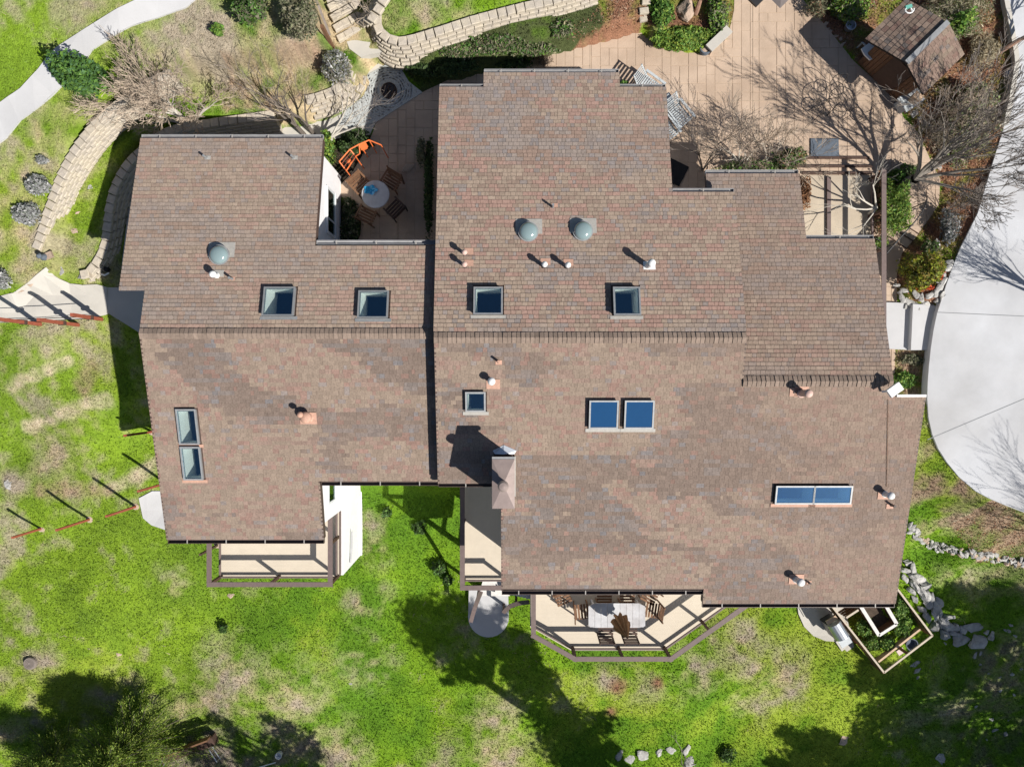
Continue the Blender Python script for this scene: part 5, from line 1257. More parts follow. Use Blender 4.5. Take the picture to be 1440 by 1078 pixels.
# stone steps
r = random.Random(2)
SBM = [block_mesh(.27*s, .22*t, .16, 'stone', 'block', 100+i) for i, (s, t) in enumerate(((1,1),(1.1,.95),(.95,1.05),(1.2,1)))]
lab = ['lowest block step above the beige landing','second block step up from the beige landing','third block step up, level with the timber rail','fourth block step up from the beige landing','highest block step at the top edge of the view']
rows = [((474,54),(516,31)),((470,39),(511,16)),((466,24),(506,1)),((462,10),(502,-12)),((458,-4),(498,-26))]
for k, (a, b_) in enumerate(rows):
    z = .62+.17*(k+1); A, B_2 = P(*a, z), P(*b_, z); n = 4
    o = root_of('stone_step', (A.x, A.y, z-.16), lab[k], 'step', 'block steps climbing to the upper terrace')
    d = (B_2-A)/n; ang = math.atan2(d.y, d.x)
    for i in range(n):
        s = link('block', r.choice(SBM), o); q = d*(i+.5); s.location = (q.x, q.y, r.uniform(-.01,.01)); s.rotation_euler = (0, 0, ang+r.uniform(-.08,.08))
blockwall('cheek_wall', 'grey block wall stepping up beside the stone steps', [(520,30),(530,14),(540,-2),(550,-20)], lambda x, y: 1.9+(y-11.5)*.12, -1, 7, .10, .15, .24)
# timber rail beside the steps
o = root_of('step_handrail', tuple(G(466,66)), 'weathered grey timber handrail along the left of the stone steps', 'handrail')
A, B_2 = P(464,50,1.7), P(443,-4,2.4); m = MB(); m.beam(A, B_2, .07, .05); m.build('rail', 'twig_grey', o)
A = P(448,40,1.9); g0 = G(467,64); m = MB(); m.beam((g0.x, g0.y, g0.z-.2), (g0.x, g0.y, g0.z+1.2), .10, .10); m.build('post', 'wood_brown', o)
# low pickets at the end of the north wall
o = root_of('low_gate', tuple(G(548,70)), 'small dark wire gate below the end of the north block wall', 'gate')
for k in range(5):
    A = P(536+k*5, 52+k*5, .95); B_2 = P(540+k*5, 58+k*4, .65); m = MB(); m.beam(A, B_2, .03, .03); m.build('bar', 'wood_dark', o)
m = MB(); m.beam(P(533,49,.9), P(560,73,.7), .03, .03); m.build('rail', 'wood_dark', o)

# ================================================================ rocks
def rockmesh(seed, n=1, flat=.6, mt='rock'):
    import bmesh
    bm = bmesh.new(); bmesh.ops.create_icosphere(bm, subdivisions=3, radius=1); s = Vector((seed*3.1, seed*1.7, seed))
    for v in bm.verts:
        d = v.co.copy(); k = 1+.38*noise.noise(d*1.1+s)+.16*noise.noise(d*2.7+s)
        # facet cuts
        for j in range(9):
            nrm = Vector((noise.noise(s+Vector((j,0,0))), noise.noise(s+Vector((0,j+.5,0))), noise.noise(s+Vector((0,0,j+.3))))).normalized(); t = v.co.dot(nrm)
            if t > .40: v.co -= nrm*(t-.40)*.98
        v.co = v.co*k; v.co.z *= flat
    ex = [max(abs(v.co[i]) for v in bm.verts) for i in (0,1)]
    for v in bm.verts: v.co.x /= ex[0]; v.co.y /= ex[1]
    me = bpy.data.meshes.new('rock'); bm.to_mesh(me); bm.free(); me.materials.append(MATS[mt]); return me
RM = [rockmesh(i+1) for i in range(7)]; RW = [rockmesh(i+20, mt='rock_warm') for i in range(3)]
def rock(u, v, rx, ry, rz, label, group, parent=None, warm=False, h=.6, dz=0, name='rock'):
    g0 = G(u, v); k = (HC-g0.z)/FX; o = link(name, random.choice(RW if warm else RM), parent)
    L = g0-(wl(parent) if parent else Vector()); o.location = (L.x, L.y, L.z+dz); o.scale = (rx*k, ry*k, min(rx, ry)*k*h*1.6); o.rotation_euler = (random.uniform(-.2,.2), random.uniform(-.2,.2), rz)
    if parent is None: tag(o, label, 'rock', group)
    return o
# dry laid rock border below the driveway
BR = root_of('rock_border', tuple(G(1290,752)), 'border of small pale rocks below the mulched bed beside the driveway', 'rock border')
bl = curve([(1279,738,0),(1287,750,0),(1300,760,0),(1320,768,0),(1345,774,0),(1370,779,0),(1395,783,0),(1420,788,0),(1450,790,0)], 5); r = random.Random(6)
for i, p in enumerate(bl):
    for k in range(3): rock(p.x+r.uniform(-3,3), p.y+r.uniform(-5,5), r.uniform(3.2,7), r.uniform(3,5.5), r.uniform(0,3), None, None, BR, warm=r.random() < .15, h=.7, dz=.02)
# boulder run
OC = root_of('boulder_run', tuple(G(1300,850)), 'tumbled wall of grey boulders running down beside the garden enclosure', 'boulders')
for (u, v, a_) in ((1268,800,7),(1274,790,6),(1283,800,8),(1287,812,9),(1281,818,8),(1290,826,9),(1298,822,8),(1296,836,9),(1302,845,8),(1308,838,8),(1312,850,9),(1318,846,7),(1314,862,9),(1320,858,8),(1322,872,9),(1328,866,9),(1330,880,9),(1336,888,8),(1326,890,8),(1341,880,7),
                 (1272,812,6),(1278,830,6),(1286,842,6),(1294,856,6),(1303,866,7),(1312,878,7),(1346,893,9),(1354,885,8)):
    rock(u, v, a_*r.uniform(1.15,1.7), a_*r.uniform(.75,1.15), -.9+r.uniform(-.5,.5), None, None, OC, h=.8, dz=.08)
G1 = 'large grey boulders at the foot of the boulder run'
for u, v, a_, b_, rz, lb in ((1349,903,13,9,.2,'broad grey boulder where the boulder run turns'),(1367,882,12,7,.1,'flat pale boulder set above the turn of the boulder run'),(1377,899,15,10,.5,'largest grey boulder of the lower row'),(1393,896,9,6,.9,'angular boulder at the right end of the lower row'),(1386,889,7,4,.4,'small wedge boulder leaning on the largest one')):
    rock(u, v, a_*1.2, b_*1.25, rz, lb, G1, h=.5, dz=.05)
sc2 = [(1415,886,9,5),(1428,893,7,4),(1422,878,5,4),(1372,922,10,5),(1380,918,7,4),(1379,934,5,3),(1406,951,4,3),(1423,947,6,5),(1390,946,4,3),(1407,970,5,3),(1426,976,5,4),(1373,993,7,5),(1394,1010,7,5),(1398,1027,9,5),(1413,1030,6,5),(1330,905,5,4),(1364,906,5,4),(1388,1040,4,3),(1436,940,5,3),(1418,1012,3,2)]
for i, (u, v, a_, b_) in enumerate(sc2): rock(u, v, a_*.7, b_*.7, r.uniform(0,3), 'loose grey stone scattered in the shaded lower right slope', 'loose stones on the shaded slope', h=.5, dz=.0)
for u, v, a_, b_, lb in ((1287,934,9,4,'long cream stone on the sunlit grass below the enclosure'),(1290,943,7,5,'grey slab stone just below the long cream stone'),(1291,953,4,3,'small blue grey stone below the slab stone')): rock(u, v, a_, b_, .5, lb, 'stones below the garden enclosure', h=.4)
for u, v, a_, b_, rz, lb in ((869,1064,10,9,.4,'dark shaded stepping stone farthest left of the bottom row'),(887,1064,9,9,.1,'shaded stepping stone second in the bottom row'),(908,1060,11,9,0,'pale stepping stone with a dark hole'),(926,1058,9,9,.2,'square pale stepping stone without a hole'),(944,1052,6,7,.7,'small pale stone beside the dead branches'),(963,1057,9,10,.3,'large pale stone beneath the dead branches'),(970,1072,11,9,.8,'pale stone cut by the bottom edge')): rock(u, v, a_*1.15, b_*1.1, rz, lb, 'pale stones in a row at the bottom edge', h=.3)
for u, v, a_, lb, w in ((12,682,8,'flat pale rock at the left edge of the lawn',0),(325,836,5,'small tan rock just below the west deck corner',1),(168,919,4,'tan stone in the middle of the lower left lawn',1),(493,960,3,'small pale stone in the middle of the lower lawn',0),(105,325,5,'small pale rock on the terrace beside the shadow edge',1),(128,263,5,'pale rock in the shadow on the west terrace',0),(110,299,4,'tan rock at the corner of the house shadow',1),(1420,105,9,'pale boulder at the edge of the driveway by the mulch',0),(1358,190,9,'pale rock hidden in the brush at the right',0),(1320,340,6,'white rock at the edge of the grey brush',0),(1187,1040,8,'mottled rock in the tree shade near the bottom right',1),(1322,1066,10,'blue grey rock in deep shade at the bottom right',0),(505,150,1,'',0)):
    if lb: rock(u, v, a_, a_*.75, r.uniform(0,3), lb, None, warm=bool(w), h=.5)
for u, v, lb in ((36,404,'reddish edging stone at the head of the west path, left one'),(44,398,'reddish edging stone at the head of the west path, right one'),(28,409,'pale edging stone at the head of the west path')): rock(u, v, 6, 4, .5, lb, 'edging stones by the west path', warm=True, h=.7)
rock(118,388,9,6,.3,'cream slab stone at the tip of the curved wall','cream stones at the tip of the curved wall',h=.4,dz=.05); rock(130,392,7,5,.5,'smaller cream stone at the tip of the curved wall','cream stones at the tip of the curved wall',h=.4,dz=.05); rock(86,380,9,6,-.7,'pale slab stone between the ornament and the west path',None,h=.25)
# squared stepping stones in the top mulch bed
for k, (u, v) in enumerate(((908,4),(905,17),(904,27))):
    g0 = G(u, v); o = root_of('stepping_stone', g0, ['pale squared stone at the top edge of the mulch bed','middle pale squared stone in the mulch bed','pale squared stone nearest the yard in the mulch bed'][k], 'stepping stone', 'squared stones along the planted island', .1*k)
    s = link('stone_slab', SBM[k%4], o); s.scale = (1.0, 1.0, .7)
rock(964,24,17,20,.3,'great brown boulder in the middle of the planted island',None,warm=True,h=.9,dz=.15); 
# rocks round the red leaved shrub bed
RB = root_of('shrub_rockery', tuple(G(1296,405)), 'ring of jagged pale rocks round the red and yellow shrub', 'rockery')
for (u, v, a_) in ((1262,402,5),(1264,412,6),(1270,420,7),(1280,424,7),(1290,432,6),(1300,428,7),(1308,432,6),(1316,424,7),(1313,414,6),(1320,408,7),(1326,398,6),(1324,388,7),(1332,378,6),(1335,368,5),(1285,414,5),(1296,420,6),(1306,418,6),(1318,395,5),(1272,408,5),(1276,430,5),(1324,416,5)): rock(u, v, a_*1.45, a_*1.0, r.uniform(0,3), None, None, RB, h=.5, dz=.06)
EDGE = root_of('shed_bed_edging', tuple(G(1160,40)), 'row of brown edging stones between the yard and the shed bed', 'stone edging')
ed = curve([(1106,-10,0),(1125,12,0),(1148,30,0),(1168,50,0),(1185,66,0)], 6)
for p in ed: rock(p.x+r.uniform(-1,3), p.y-2+r.uniform(-3,1), r.uniform(3,6), r.uniform(2.5,4), .8+r.uniform(-.4,.4), None, None, EDGE, warm=True, h=.8)
ED2 = root_of('yard_edge_rocks', tuple(G(1300,180)), 'rough grey and brown rocks lining the yard edge below the shed', 'stone edging')
ed = curve([(1268,140,0),(1278,152,0),(1290,165,0),(1305,175,0),(1312,195,0),(1320,215,0),(1324,240,0)], 5)
for p in ed: rock(p.x+r.uniform(-2,5), p.y+r.uniform(-4,2), r.uniform(3,6.5), r.uniform(3,4.5), r.uniform(0,3), None, None, ED2, warm=r.random()<.4, h=.8)

# ================================================================ plants
def leafcloud(name, C_, R_, n, size, cols, seed, parent=None, label=None, cat=None, group=None, up=.35, shell=.6, lumps=.6, narrow=1.0, flat_bottom=True, kind=None):
    """C_: centre; R_: radii; leaves as small quads with colour per leaf"""
    rr = np.random.RandomState(seed); m = int(n*1.0)
    d = rr.randn(m, 3); d /= np.linalg.norm(d, axis=1)[:, None]
    if flat_bottom: d[:, 2] = np.where(d[:, 2] < -.25, -d[:, 2]*.6, d[:, 2])
    lm = fractal(d[:,0]*1.3+d[:,2]*.8+seed, d[:,1]*1.3-d[:,2]*.5+seed*2, .7, seed, 3)
    rad = (1-shell*rr.rand(m)**1.6)*(1+lumps*lm); p = d*rad[:, None]*np.array(R_)+np.array(C_)
    nrm = d*.7+rr.randn(m, 3)*.75; nrm[:, 2] += up; nrm /= np.linalg.norm(nrm, axis=1)[:, None]
    t = np.cross(nrm, rr.randn(m, 3)); t /= np.linalg.norm(t, axis=1)[:, None]; b = np.cross(nrm, t)
    s = size*rr.choice([.5,.7,.9,1.1,1.5], m)[:, None]; V = np.empty((m, 4, 3)); 
    V[:,0] = p-t*s; V[:,1] = p-b*s*.5*narrow; V[:,2] = p+t*s; V[:,3] = p+b*s*.5*narrow
    cols = np.array(cols); k = rr.randint(0, len(cols), m); c = cols[k]*rr.uniform(.75, 1.25, m)[:, None]
    lt = np.clip(lm*.9+.5+.25*rr.randn(m), 0, 1); c = c*(.75+.5*lt)[:, None]
    off = np.array(wl(parent)) if parent else 0
    me = npmesh(name, (V-off).reshape(-1,3), np.arange(4*m).reshape(m,4), 'leaf', np.repeat(c[:,None,:],4,1).reshape(-1,3))
    o = link(name, me, parent); 
    if kind: o['kind'] = kind
    return o
def stems(b, C_, R_, n, seed, r0=.012):
    rr = random.Random(seed)
    for i in range(n):
        a = rr.uniform(0, 2*PI); e = rr.uniform(.2, .9); q = Vector((C_[0]+math.cos(a)*R_[0]*e, C_[1]+math.sin(a)*R_[1]*e, C_[2]+R_[2]*rr.uniform(.2,.8)))
        b.tube([(C_[0]+rr.uniform(-.04,.04), C_[1]+rr.uniform(-.04,.04), C_[2]-R_[2]*.3), q], [r0, r0*.4], 4, cap=False)
LG = [(.07,.15,.03),(.10,.19,.035),(.05,.11,.025)]; LY = [(.22,.27,.04),(.16,.24,.04),(.10,.16,.03)]; LGR = [(.33,.33,.34),(.25,.26,.26),(.42,.42,.42),(.17,.19,.16)]; LOL = [(.15,.155,.09),(.20,.19,.13),(.10,.115,.06)]
LBR = [(.10,.22,.04),(.17,.30,.05),(.08,.16,.03),(.22,.30,.06)]; LDK = [(.035,.06,.022),(.05,.085,.025),(.06,.10,.03)]; LRD = [(.42,.05,.02),(.55,.10,.03)]
def bush(u, v, ru, h, cols, n, size, label, seed, rv=None, group=None, name='shrub', cat='shrub', **kw):
    g0 = G(u, v)
    for _ in range(6): q = P(u, v, g0.z+h*.45); g0 = Vector((q.x, q.y, TZ(q.x, q.y)))
    k = (HC-g0.z-h*.45)/FX; rx = ru*k; ry = (rv or ru)*k
    R = root_of(name, g0, label, cat, group); C_ = (g0.x, g0.y, g0.z+h*.35); R_ = (rx, ry, h*.65)
    b = MB(); stems(b, (g0.x, g0.y, g0.z+.05), (rx, ry, h*.7), 16, seed); b.build('stems', 'twig_grey', R)
    leafcloud('foliage', C_, R_, n, size, cols, seed, R, **kw); return R
bush(111,106,33,1.5,LG+[(.06,.13,.05)],6500,.055,'dense dark green bush beside the white upper path',1,25,lumps=.5)
bush(306,42,8,.5,LBR,700,.045,'small bright green shrub on the dry upper slope',2)
bush(353,12,24,1.0,LOL+LG,3500,.05,'olive green shrub at the top edge left of the grey shrub',3,20)
bush(421,24,25,1.2,LOL+[(.22,.2,.13)],5200,.045,'large grey olive shrub left of the timber handrail',4,27)
bush(474,92,19,.9,LGR+LOL,3600,.045,'round silver green shrub in the small walled bed',5,19)
bush(53,260,16,.5,LGR,2600,.04,'upper grey lavender mound beside the tan terrace wall',6,13,group='grey lavender mounds on the west terrace'); bush(38,301,18,.5,LGR,3000,.04,'larger grey lavender mound, second down the tan terrace wall',7,16,group='grey lavender mounds on the west terrace')
bush(2,393,10,.5,LGR,1500,.04,'grey lavender mound cut by the left edge',8,14,group='grey lavender mounds on the west terrace'); bush(60,226,8,.35,LGR,700,.035,'small grey lavender tuft topmost beside the terrace wall',9,6,group='grey lavender mounds on the west terrace')
bush(1294,382,27,1.3,[(.16,.20,.03),(.30,.32,.03),(.10,.11,.03),(.24,.18,.04)],5200,.05,'yellow green shrub with red tips inside the ring of rocks',10,27,lumps=.5)
g0 = P(1300,404,.75); leafcloud('red_foliage', (g0.x,g0.y,.75), (.30,.10,.15), 170, .04, LRD, 11, None, kind=None); bpy.data.objects['red_foliage'].name = 'red_shrub'; tag(bpy.data.objects['red_shrub'],'small red leaved plant at the lower edge of the yellow shrub','plant')
g0 = P(1322,388,.7); o = leafcloud('red_plant', (g0.x,g0.y,.7), (.12,.14,.15), 80, .04, LRD, 12); tag(o,'tiny red leaved plant at the right of the yellow shrub','plant')
bush(1258,292,22,1.0,LBR+LY,5200,.06,'bright green strappy shrub beside the long brown railing',13,38,lumps=.5,narrow=.5)
bush(1258,248,10,.7,LG,1000,.05,'dark green shrub at the foot of the big bare tree',14); bush(1276,246,14,.7,LG+LOL,1600,.05,'mixed green shrub right of the big bare tree',15,14)
bush(1236,342,10,.6,LY+LBR,900,.05,'yellow green tuft at the end of the brown railing',16,8)
bush(1236,290,7,.6,[(.22,.12,.07),(.15,.08,.05),(.1,.1,.04)],1800,.045,'brown and green climber along the railing',17,42,cat='climber')
bush(1110,224,26,.7,LOL+LG+[(.25,.15,.08)],2600,.05,'untidy hedge between the north east roof and the mat',18,16,lumps=.7); bush(1060,236,42,.45,LG+LOL,2600,.05,'low green planting under the bare bush at the eave',19,10)
bush(1132,270,9,.5,[(.28,.15,.08),(.2,.1,.05)],900,.045,'rusty dry shrub at the corner of the cream side pad',20,22)
bush(962,54,42,.35,LBR+LY,9000,.05,'bright ground cover filling the front of the planted island',21,14,name='ground_shrub'); bush(1008,22,14,.4,LBR+LOL,3000,.05,'green shrub on the right side of the planted island',22,26,name='ground_shrub'); bush(930,14,18,.5,LBR+LG,2200,.055,'green shrub on the left side of the planted island',23,26,name='ground_shrub')
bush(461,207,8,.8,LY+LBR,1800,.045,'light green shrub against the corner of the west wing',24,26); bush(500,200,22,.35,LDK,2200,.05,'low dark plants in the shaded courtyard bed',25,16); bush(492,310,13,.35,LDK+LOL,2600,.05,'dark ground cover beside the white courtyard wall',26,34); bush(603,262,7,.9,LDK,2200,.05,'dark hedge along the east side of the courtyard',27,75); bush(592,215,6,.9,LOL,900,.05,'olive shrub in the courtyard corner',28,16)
bush(1345,20,48,1.2,[(.38,.34,.24),(.30,.28,.19),(.45,.40,.28),(.14,.18,.06)],9500,.06,'large straw coloured grass clump behind the shed',29,42,narrow=.3,lumps=.6); bush(1346,35,18,1.2,LBR,1800,.06,'bright green patch growing in the straw clump',30,16)
bush(1385,70,20,.6,[(.38,.34,.24),(.30,.24,.15)],2600,.06,'thin straw clump right of the shed',31,26,narrow=.3); bush(1365,160,34,.9,[(.16,.20,.09),(.22,.22,.13),(.28,.24,.18)],5200,.05,'grey green shrub below the shed',32,44,lumps=.7,shell=.8); bush(1320,185,22,.8,[(.30,.25,.2),(.22,.2,.14)],2400,.045,'dry tangled shrub below the shed corner',33,30,shell=.9,narrow=.3)
bush(1350,215,20,.6,[(.2,.24,.1),(.28,.22,.17)],1400,.05,'thin green shrub beside the driveway edge',34,20,shell=.9); bush(1334,318,11,.6,LGR,1500,.045,'grey shrub beside the beige path',35,26,shell=.8); bush(1308,348,11,.6,LG+LOL,1100,.045,'small dark shrub above the rockery',36,10)
bush(1190,10,30,.6,LBR+LY+LOL,3600,.05,'green and yellow low shrub left of the shed',37,16,lumps=.6); bush(1150,10,16,.7,LOL+[(.25,.15,.1)],1500,.05,'brown brush by the yard edge at the top',38,14,narrow=.4)
bush(1272,535,17,.3,LG+LBR,1500,.045,'low green plants in the small bed between roof and driveway',39,12); bush(1282,505,16,.25,LOL,700,.045,'sparse plants at the top of the small bed by the steps',40,8)
for i, (u, v, a_, b_, lb) in enumerate(((1216,878,11,15,'leafy greens left of the pale planter in the garden enclosure'),(1228,904,14,11,'leafy greens at the lower left corner of the garden enclosure'),(1248,903,13,10,'leafy greens along the inner board of the garden enclosure'),(1270,880,13,13,'leafy greens right of the pale planter in the garden enclosure'),(1268,855,10,16,'leafy greens under the right cap of the garden enclosure'))): bush(u, v, a_, .35, LBR+[(.2,.3,.1)], 1900, .045, lb, 41+i, b_)
for i, (u, v, a_, h_, lb) in enumerate(((543,720,7,.35,'small dark weed on the lawn east of the white wall'),(590,742,10,.3,'low dark weed patch left of the balcony shadow'),(617,798,10,.5,'dark weed by the balcony foot'),(630,815,8,.4,'small green weed below the balcony'),(205,768,1,.1,''),(314,884,6,.35,'round dark green tussock on the lower lawn'),(1022,1062,12,.3,'dark weed clump near the bottom edge'),(10,110,1,.1,''),(100,55,1,.1,''),(1300,1040,1,.1,''))):
    if lb: bush(u, v, a_, h_, LG+LDK, int(a_*45), .05, lb, 50+i, group=None, name='weed', cat='weed')
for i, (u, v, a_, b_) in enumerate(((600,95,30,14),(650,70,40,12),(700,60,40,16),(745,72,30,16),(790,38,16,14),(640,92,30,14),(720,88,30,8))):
    bush(u, v, a_, .18, (LG+LOL+[(.24,.22,.13)]) if v < 76 else LDK, int(a_*b_*5), .05, 'low green ground cover on the bank north of the house', 70+i, b_, 'ground cover plants on the north bank', name='bank_plant', cat='ground cover', lumps=.6, shell=.9)['kind'] = 'stuff'  # lower plants darker: dark ground cover, with house shade put into leaf colour
bush(762,85,14,.5,[(.22,.15,.1),(.14,.1,.07)],1100,.04,'dry twiggy shrub in the shade north of the projecting gable',80,9,narrow=.3,shell=.9)
bush(878,118,6,.3,LG,400,.04,'small green plant at the notch of the north eave',81,5)

# ================================================================ bare trees
def bare_tree(name, label, base, dirs, seed, mt='bark_grey', mtw='twig_grey', r0=.09, depth=5, kids=(3,4), spread=.55, upb=.25, lenk=.72, twigs=2, group=None, cat='bare tree', tr=.0042, trunk=None, jit=.12):
    """dirs: list of (vector, length) for the main limbs"""
    rr = random.Random(seed); R = root_of(name, base, label, cat, group); B = Vector(base); wood = MB(); tw = MB()
    def grow(p, d, L, r, lev):
        n = 3 if lev < depth-1 else 2; pts = [p.copy()]; rs = [r]; q = p.copy(); dd = d.copy()
        for i in range(n):
            dd = (dd+Vector((rr.gauss(0, jit), rr.gauss(0, jit), rr.gauss(0, jit)+upb*.12))).normalized(); q = q+dd*L/n; pts.append(q.copy()); rs.append(max(r*(1-.55*(i+1)/n), tr))
        thin = lev >= 2
        (tw if thin else wood).tube(pts, rs, 3 if thin else 6, cap=False)
        if lev >= depth: return
        k = rr.randint(*kids)+ (1 if lev == 0 else 0)
        for i in range(k):
            t = rr.uniform(.3, 1) if i < k-1 else 1.0; j = min(int(t*n), n-1); f = t*n-j; s = pts[j].lerp(pts[j+1], f); rad = rs[j]*(1-f)+rs[j+1]*f
            ax = dd.cross(Vector((rr.gauss(0,1), rr.gauss(0,1), rr.gauss(0,1)))).normalized(); nd = (Matrix.Rotation(rr.uniform(.5,1.25)*spread, 3, ax) @ dd); nd.z += upb*.4; nd.normalize()
            grow(s, nd, L*lenk*rr.uniform(.7,1.1), max(rad*.68, tr), lev+1)
    if trunk: wood.tube([B-Vector((0,0,.2)), B+Vector(trunk)*.5, B+Vector(trunk)], [r0*1.25, r0*1.05, r0*.95], 8, cap=False)
    st = B+Vector(trunk) if trunk else B
    for d, L, *rx in dirs: grow(st, Vector(d).normalized(), L, r0*(rx[0] if rx else .7), 0)
    wood.build('trunk', mt, R); tag(tw.build('twigs', mtw, R), kind='stuff'); return R
V_ = Vector
bare_tree('bare_tree','many stemmed bare tree leaning over the wall north of the west wing',tuple(P(283,190,0)),[((-.9,.4,.8),1.4),((-.55,.5,.9),1.5),((-.2,.4,1),1.3),((-.9,.1,.5),1.3),((.35,.35,.8),1.0),((-.3,.1,1.0),1.2)],3,mt='bark_white',mtw='twig_tan',r0=.10,depth=5,kids=(3,4),spread=.55,trunk=(-.05,.1,.5),tr=.006)
bare_tree('bare_tree','slim bare tree with two upright stems north of the west wing',tuple(P(430,192,0)),[((-.35,.35,1.2),1.5),((-.1,.5,1.2),1.4),((-.6,.25,1.0),1.4)],4,mt='bark_dark',mtw='twig_grey',r0=.07,depth=4,kids=(2,3),spread=.5,trunk=(-.15,.15,.6))
bare_tree('bare_tree','second slim bare tree right of the two stemmed one',tuple(P(442,190,0)),[((-.1,.4,1.2),1.5),((.15,.3,1.2),1.2)],5,mt='bark_dark',mtw='twig_tan',r0=.06,depth=4,kids=(2,3),spread=.5,trunk=(-.05,.1,.6))
bare_tree('white_bare_tree','white barked bare tree reaching across the courtyard entrance',tuple(P(462,214,0)),[((1.0,.9,.7),1.1),((.75,1.3,.9),1.2),((1.3,.6,.5),1.0)],6,mt='bark_white',mtw='twig_grey',r0=.06,depth=4,kids=(2,3),spread=.5,trunk=(.25,.30,.6))
bare_tree('bare_tree','large bare tree whose limbs spread right over the driveway',tuple(P(1262,262,0)),[((1.3,.35,.9),2.0,.45),((1.0,.85,.9),2.0,.45),((1.6,.05,.8),2.0,.4),((.5,.7,1.3),1.9,.4),((-.1,.3,1.5),1.9,.4),((1.3,-.35,.9),1.7,.35),((-.3,.7,1.3),1.7,.4)],8,mt='bark_grey',mtw='twig_grey',r0=.18,depth=5,kids=(3,3),spread=.48,trunk=(.1,.0,.9),tr=.0065)
bare_tree('bare_bush','bare many stemmed bush beside the north east eave',tuple(P(1040,236,0)),[((-.4,.5,1),1.2),((.1,.5,1),1.1),((.5,.4,1),1.2),((-.8,.35,.9),1.2),((0,.15,1),1.1)],9,mt='bark_white',mtw='twig_tan',r0=.045,depth=4,kids=(3,4),spread=.6,cat='bare bush',tr=.005)
bare_tree('bare_bush','second bare bush east of the first, against the same eave',tuple(P(1078,236,0)),[((-.2,.5,1),1.1),((.3,.5,1),1.1),((.6,.2,.9),1.0)],10,mt='bark_white',mtw='twig_tan',r0=.04,depth=4,kids=(3,4),spread=.6,cat='bare bush',tr=.005)
bare_tree('bare_bush','thin dark bush at the end of the tan recess',tuple(P(988,240,0)),[((-.5,1.0,1.6),1.3),((.1,1.1,1.5),1.5),((-.1,.3,1.5),1.2)],11,mt='bark_dark',mtw='twig_grey',r0=.04,depth=4,kids=(3,3),spread=.45,cat='bare bush')
bare_tree('white_bare_tree','pale branched small tree leaning over the cream side pad',tuple(P(1222,300,0)),[((-1.2,-.3,.55),1.4),((-1.1,.3,.6),1.3),((-1.3,-.8,.5),1.2),((-.5,.6,.7),1.0)],12,mt='bark_white',mtw='bark_white',r0=.05,depth=3,kids=(2,3),spread=.5,trunk=(-.1,0,.7),cat='bare tree')
bare_tree('bare_tree','bare tree beyond the right edge casting a branching shadow on the driveway',(19.6,-6.0,TZ(19.6,-6.0)),[((.3,0,1.5),2.0),((-.1,.4,1.5),2.0),((.2,-.4,1.5),1.9),((.8,.2,1.2),1.8),((-.45,0,1.5),1.9)],13,mt='bark_dark',mtw='twig_grey',r0=.10,depth=4,kids=(3,4),spread=.42,trunk=(0,0,1.2))
bare_tree('bare_tree','bare tree past the middle of the right edge shading the driveway',(18.6,2.2,.3),[((.3,0,1.4),1.7),((-.3,.3,1.4),1.8),((-.2,-.4,1.4),1.7),((-.6,.1,1.2),1.5)],23,mt='bark_dark',mtw='twig_grey',r0=.09,depth=4,kids=(3,4),spread=.5,trunk=(0,0,1.1))
bare_tree('red_bare_tree','smooth red barked tree leaning in over the driveway at the top right',tuple(P(1394,80,.3)),[((1.2,.7,1.0),1.8),((1.4,.3,.9),1.6)],14,mt='bark_red',mtw='twig_grey',r0=.075,depth=4,kids=(2,3),spread=.45,trunk=(.55,.3,.6))
bare_tree('red_bare_tree','pinkish multi stemmed tree rising from the planted island',tuple(P(978,22,.2)),[((.2,.8,1.2),1.6),((.5,.8,1.1),1.6),((-.2,.9,1.3),1.5)],15,mt='bark_red',mtw='twig_tan',r0=.08,depth=4,kids=(3,3),spread=.5,trunk=(.05,.3,.4))
bare_tree('bare_bush','grey twiggy bush between the rockery and the driveway',tuple(P(1330,300,.1)),[((0,.3,1),.8),((.4,.2,.9),.8),((-.4,.2,.9),.7),((0,-.4,.9),.7)],16,mt='twig_grey',mtw='twig_grey',r0=.03,depth=4,kids=(3,4),spread=.7,cat='bare bush',tr=.005)
bare_tree('bare_bush','brown tangled bush against the shed roof corner',tuple(P(1318,172,.1)),[((.2,.3,1),.9),((.5,.0,.9),.9),((-.3,.2,.9),.7),((.2,-.4,.9),.8)],17,mt='twig_grey',mtw='twig_tan',r0=.03,depth=4,kids=(3,4),spread=.7,cat='bare bush',tr=.005)
bare_tree('bare_bush','dry branches beside the steps at the top edge',tuple(P(515,20,1.6)),[((-.5,.4,.8),.7),((.3,-.3,.8),.7),((0,.4,.8),.6)],18,mt='twig_grey',mtw='twig_tan',r0=.02,depth=3,kids=(3,3),spread=.7,cat='bare bush',tr=.005)
bare_tree('dead_branches','dead branches lying on the pale stones at the bottom edge',tuple(G(958,1052)),[((.5,-.6,.12),.6),((-.4,.6,.12),.6),((.1,-.6,.1),.5)],19,mt='twig_grey',mtw='twig_grey',r0=.02,depth=2,kids=(3,3),spread=.5,cat='branches',upb=0)

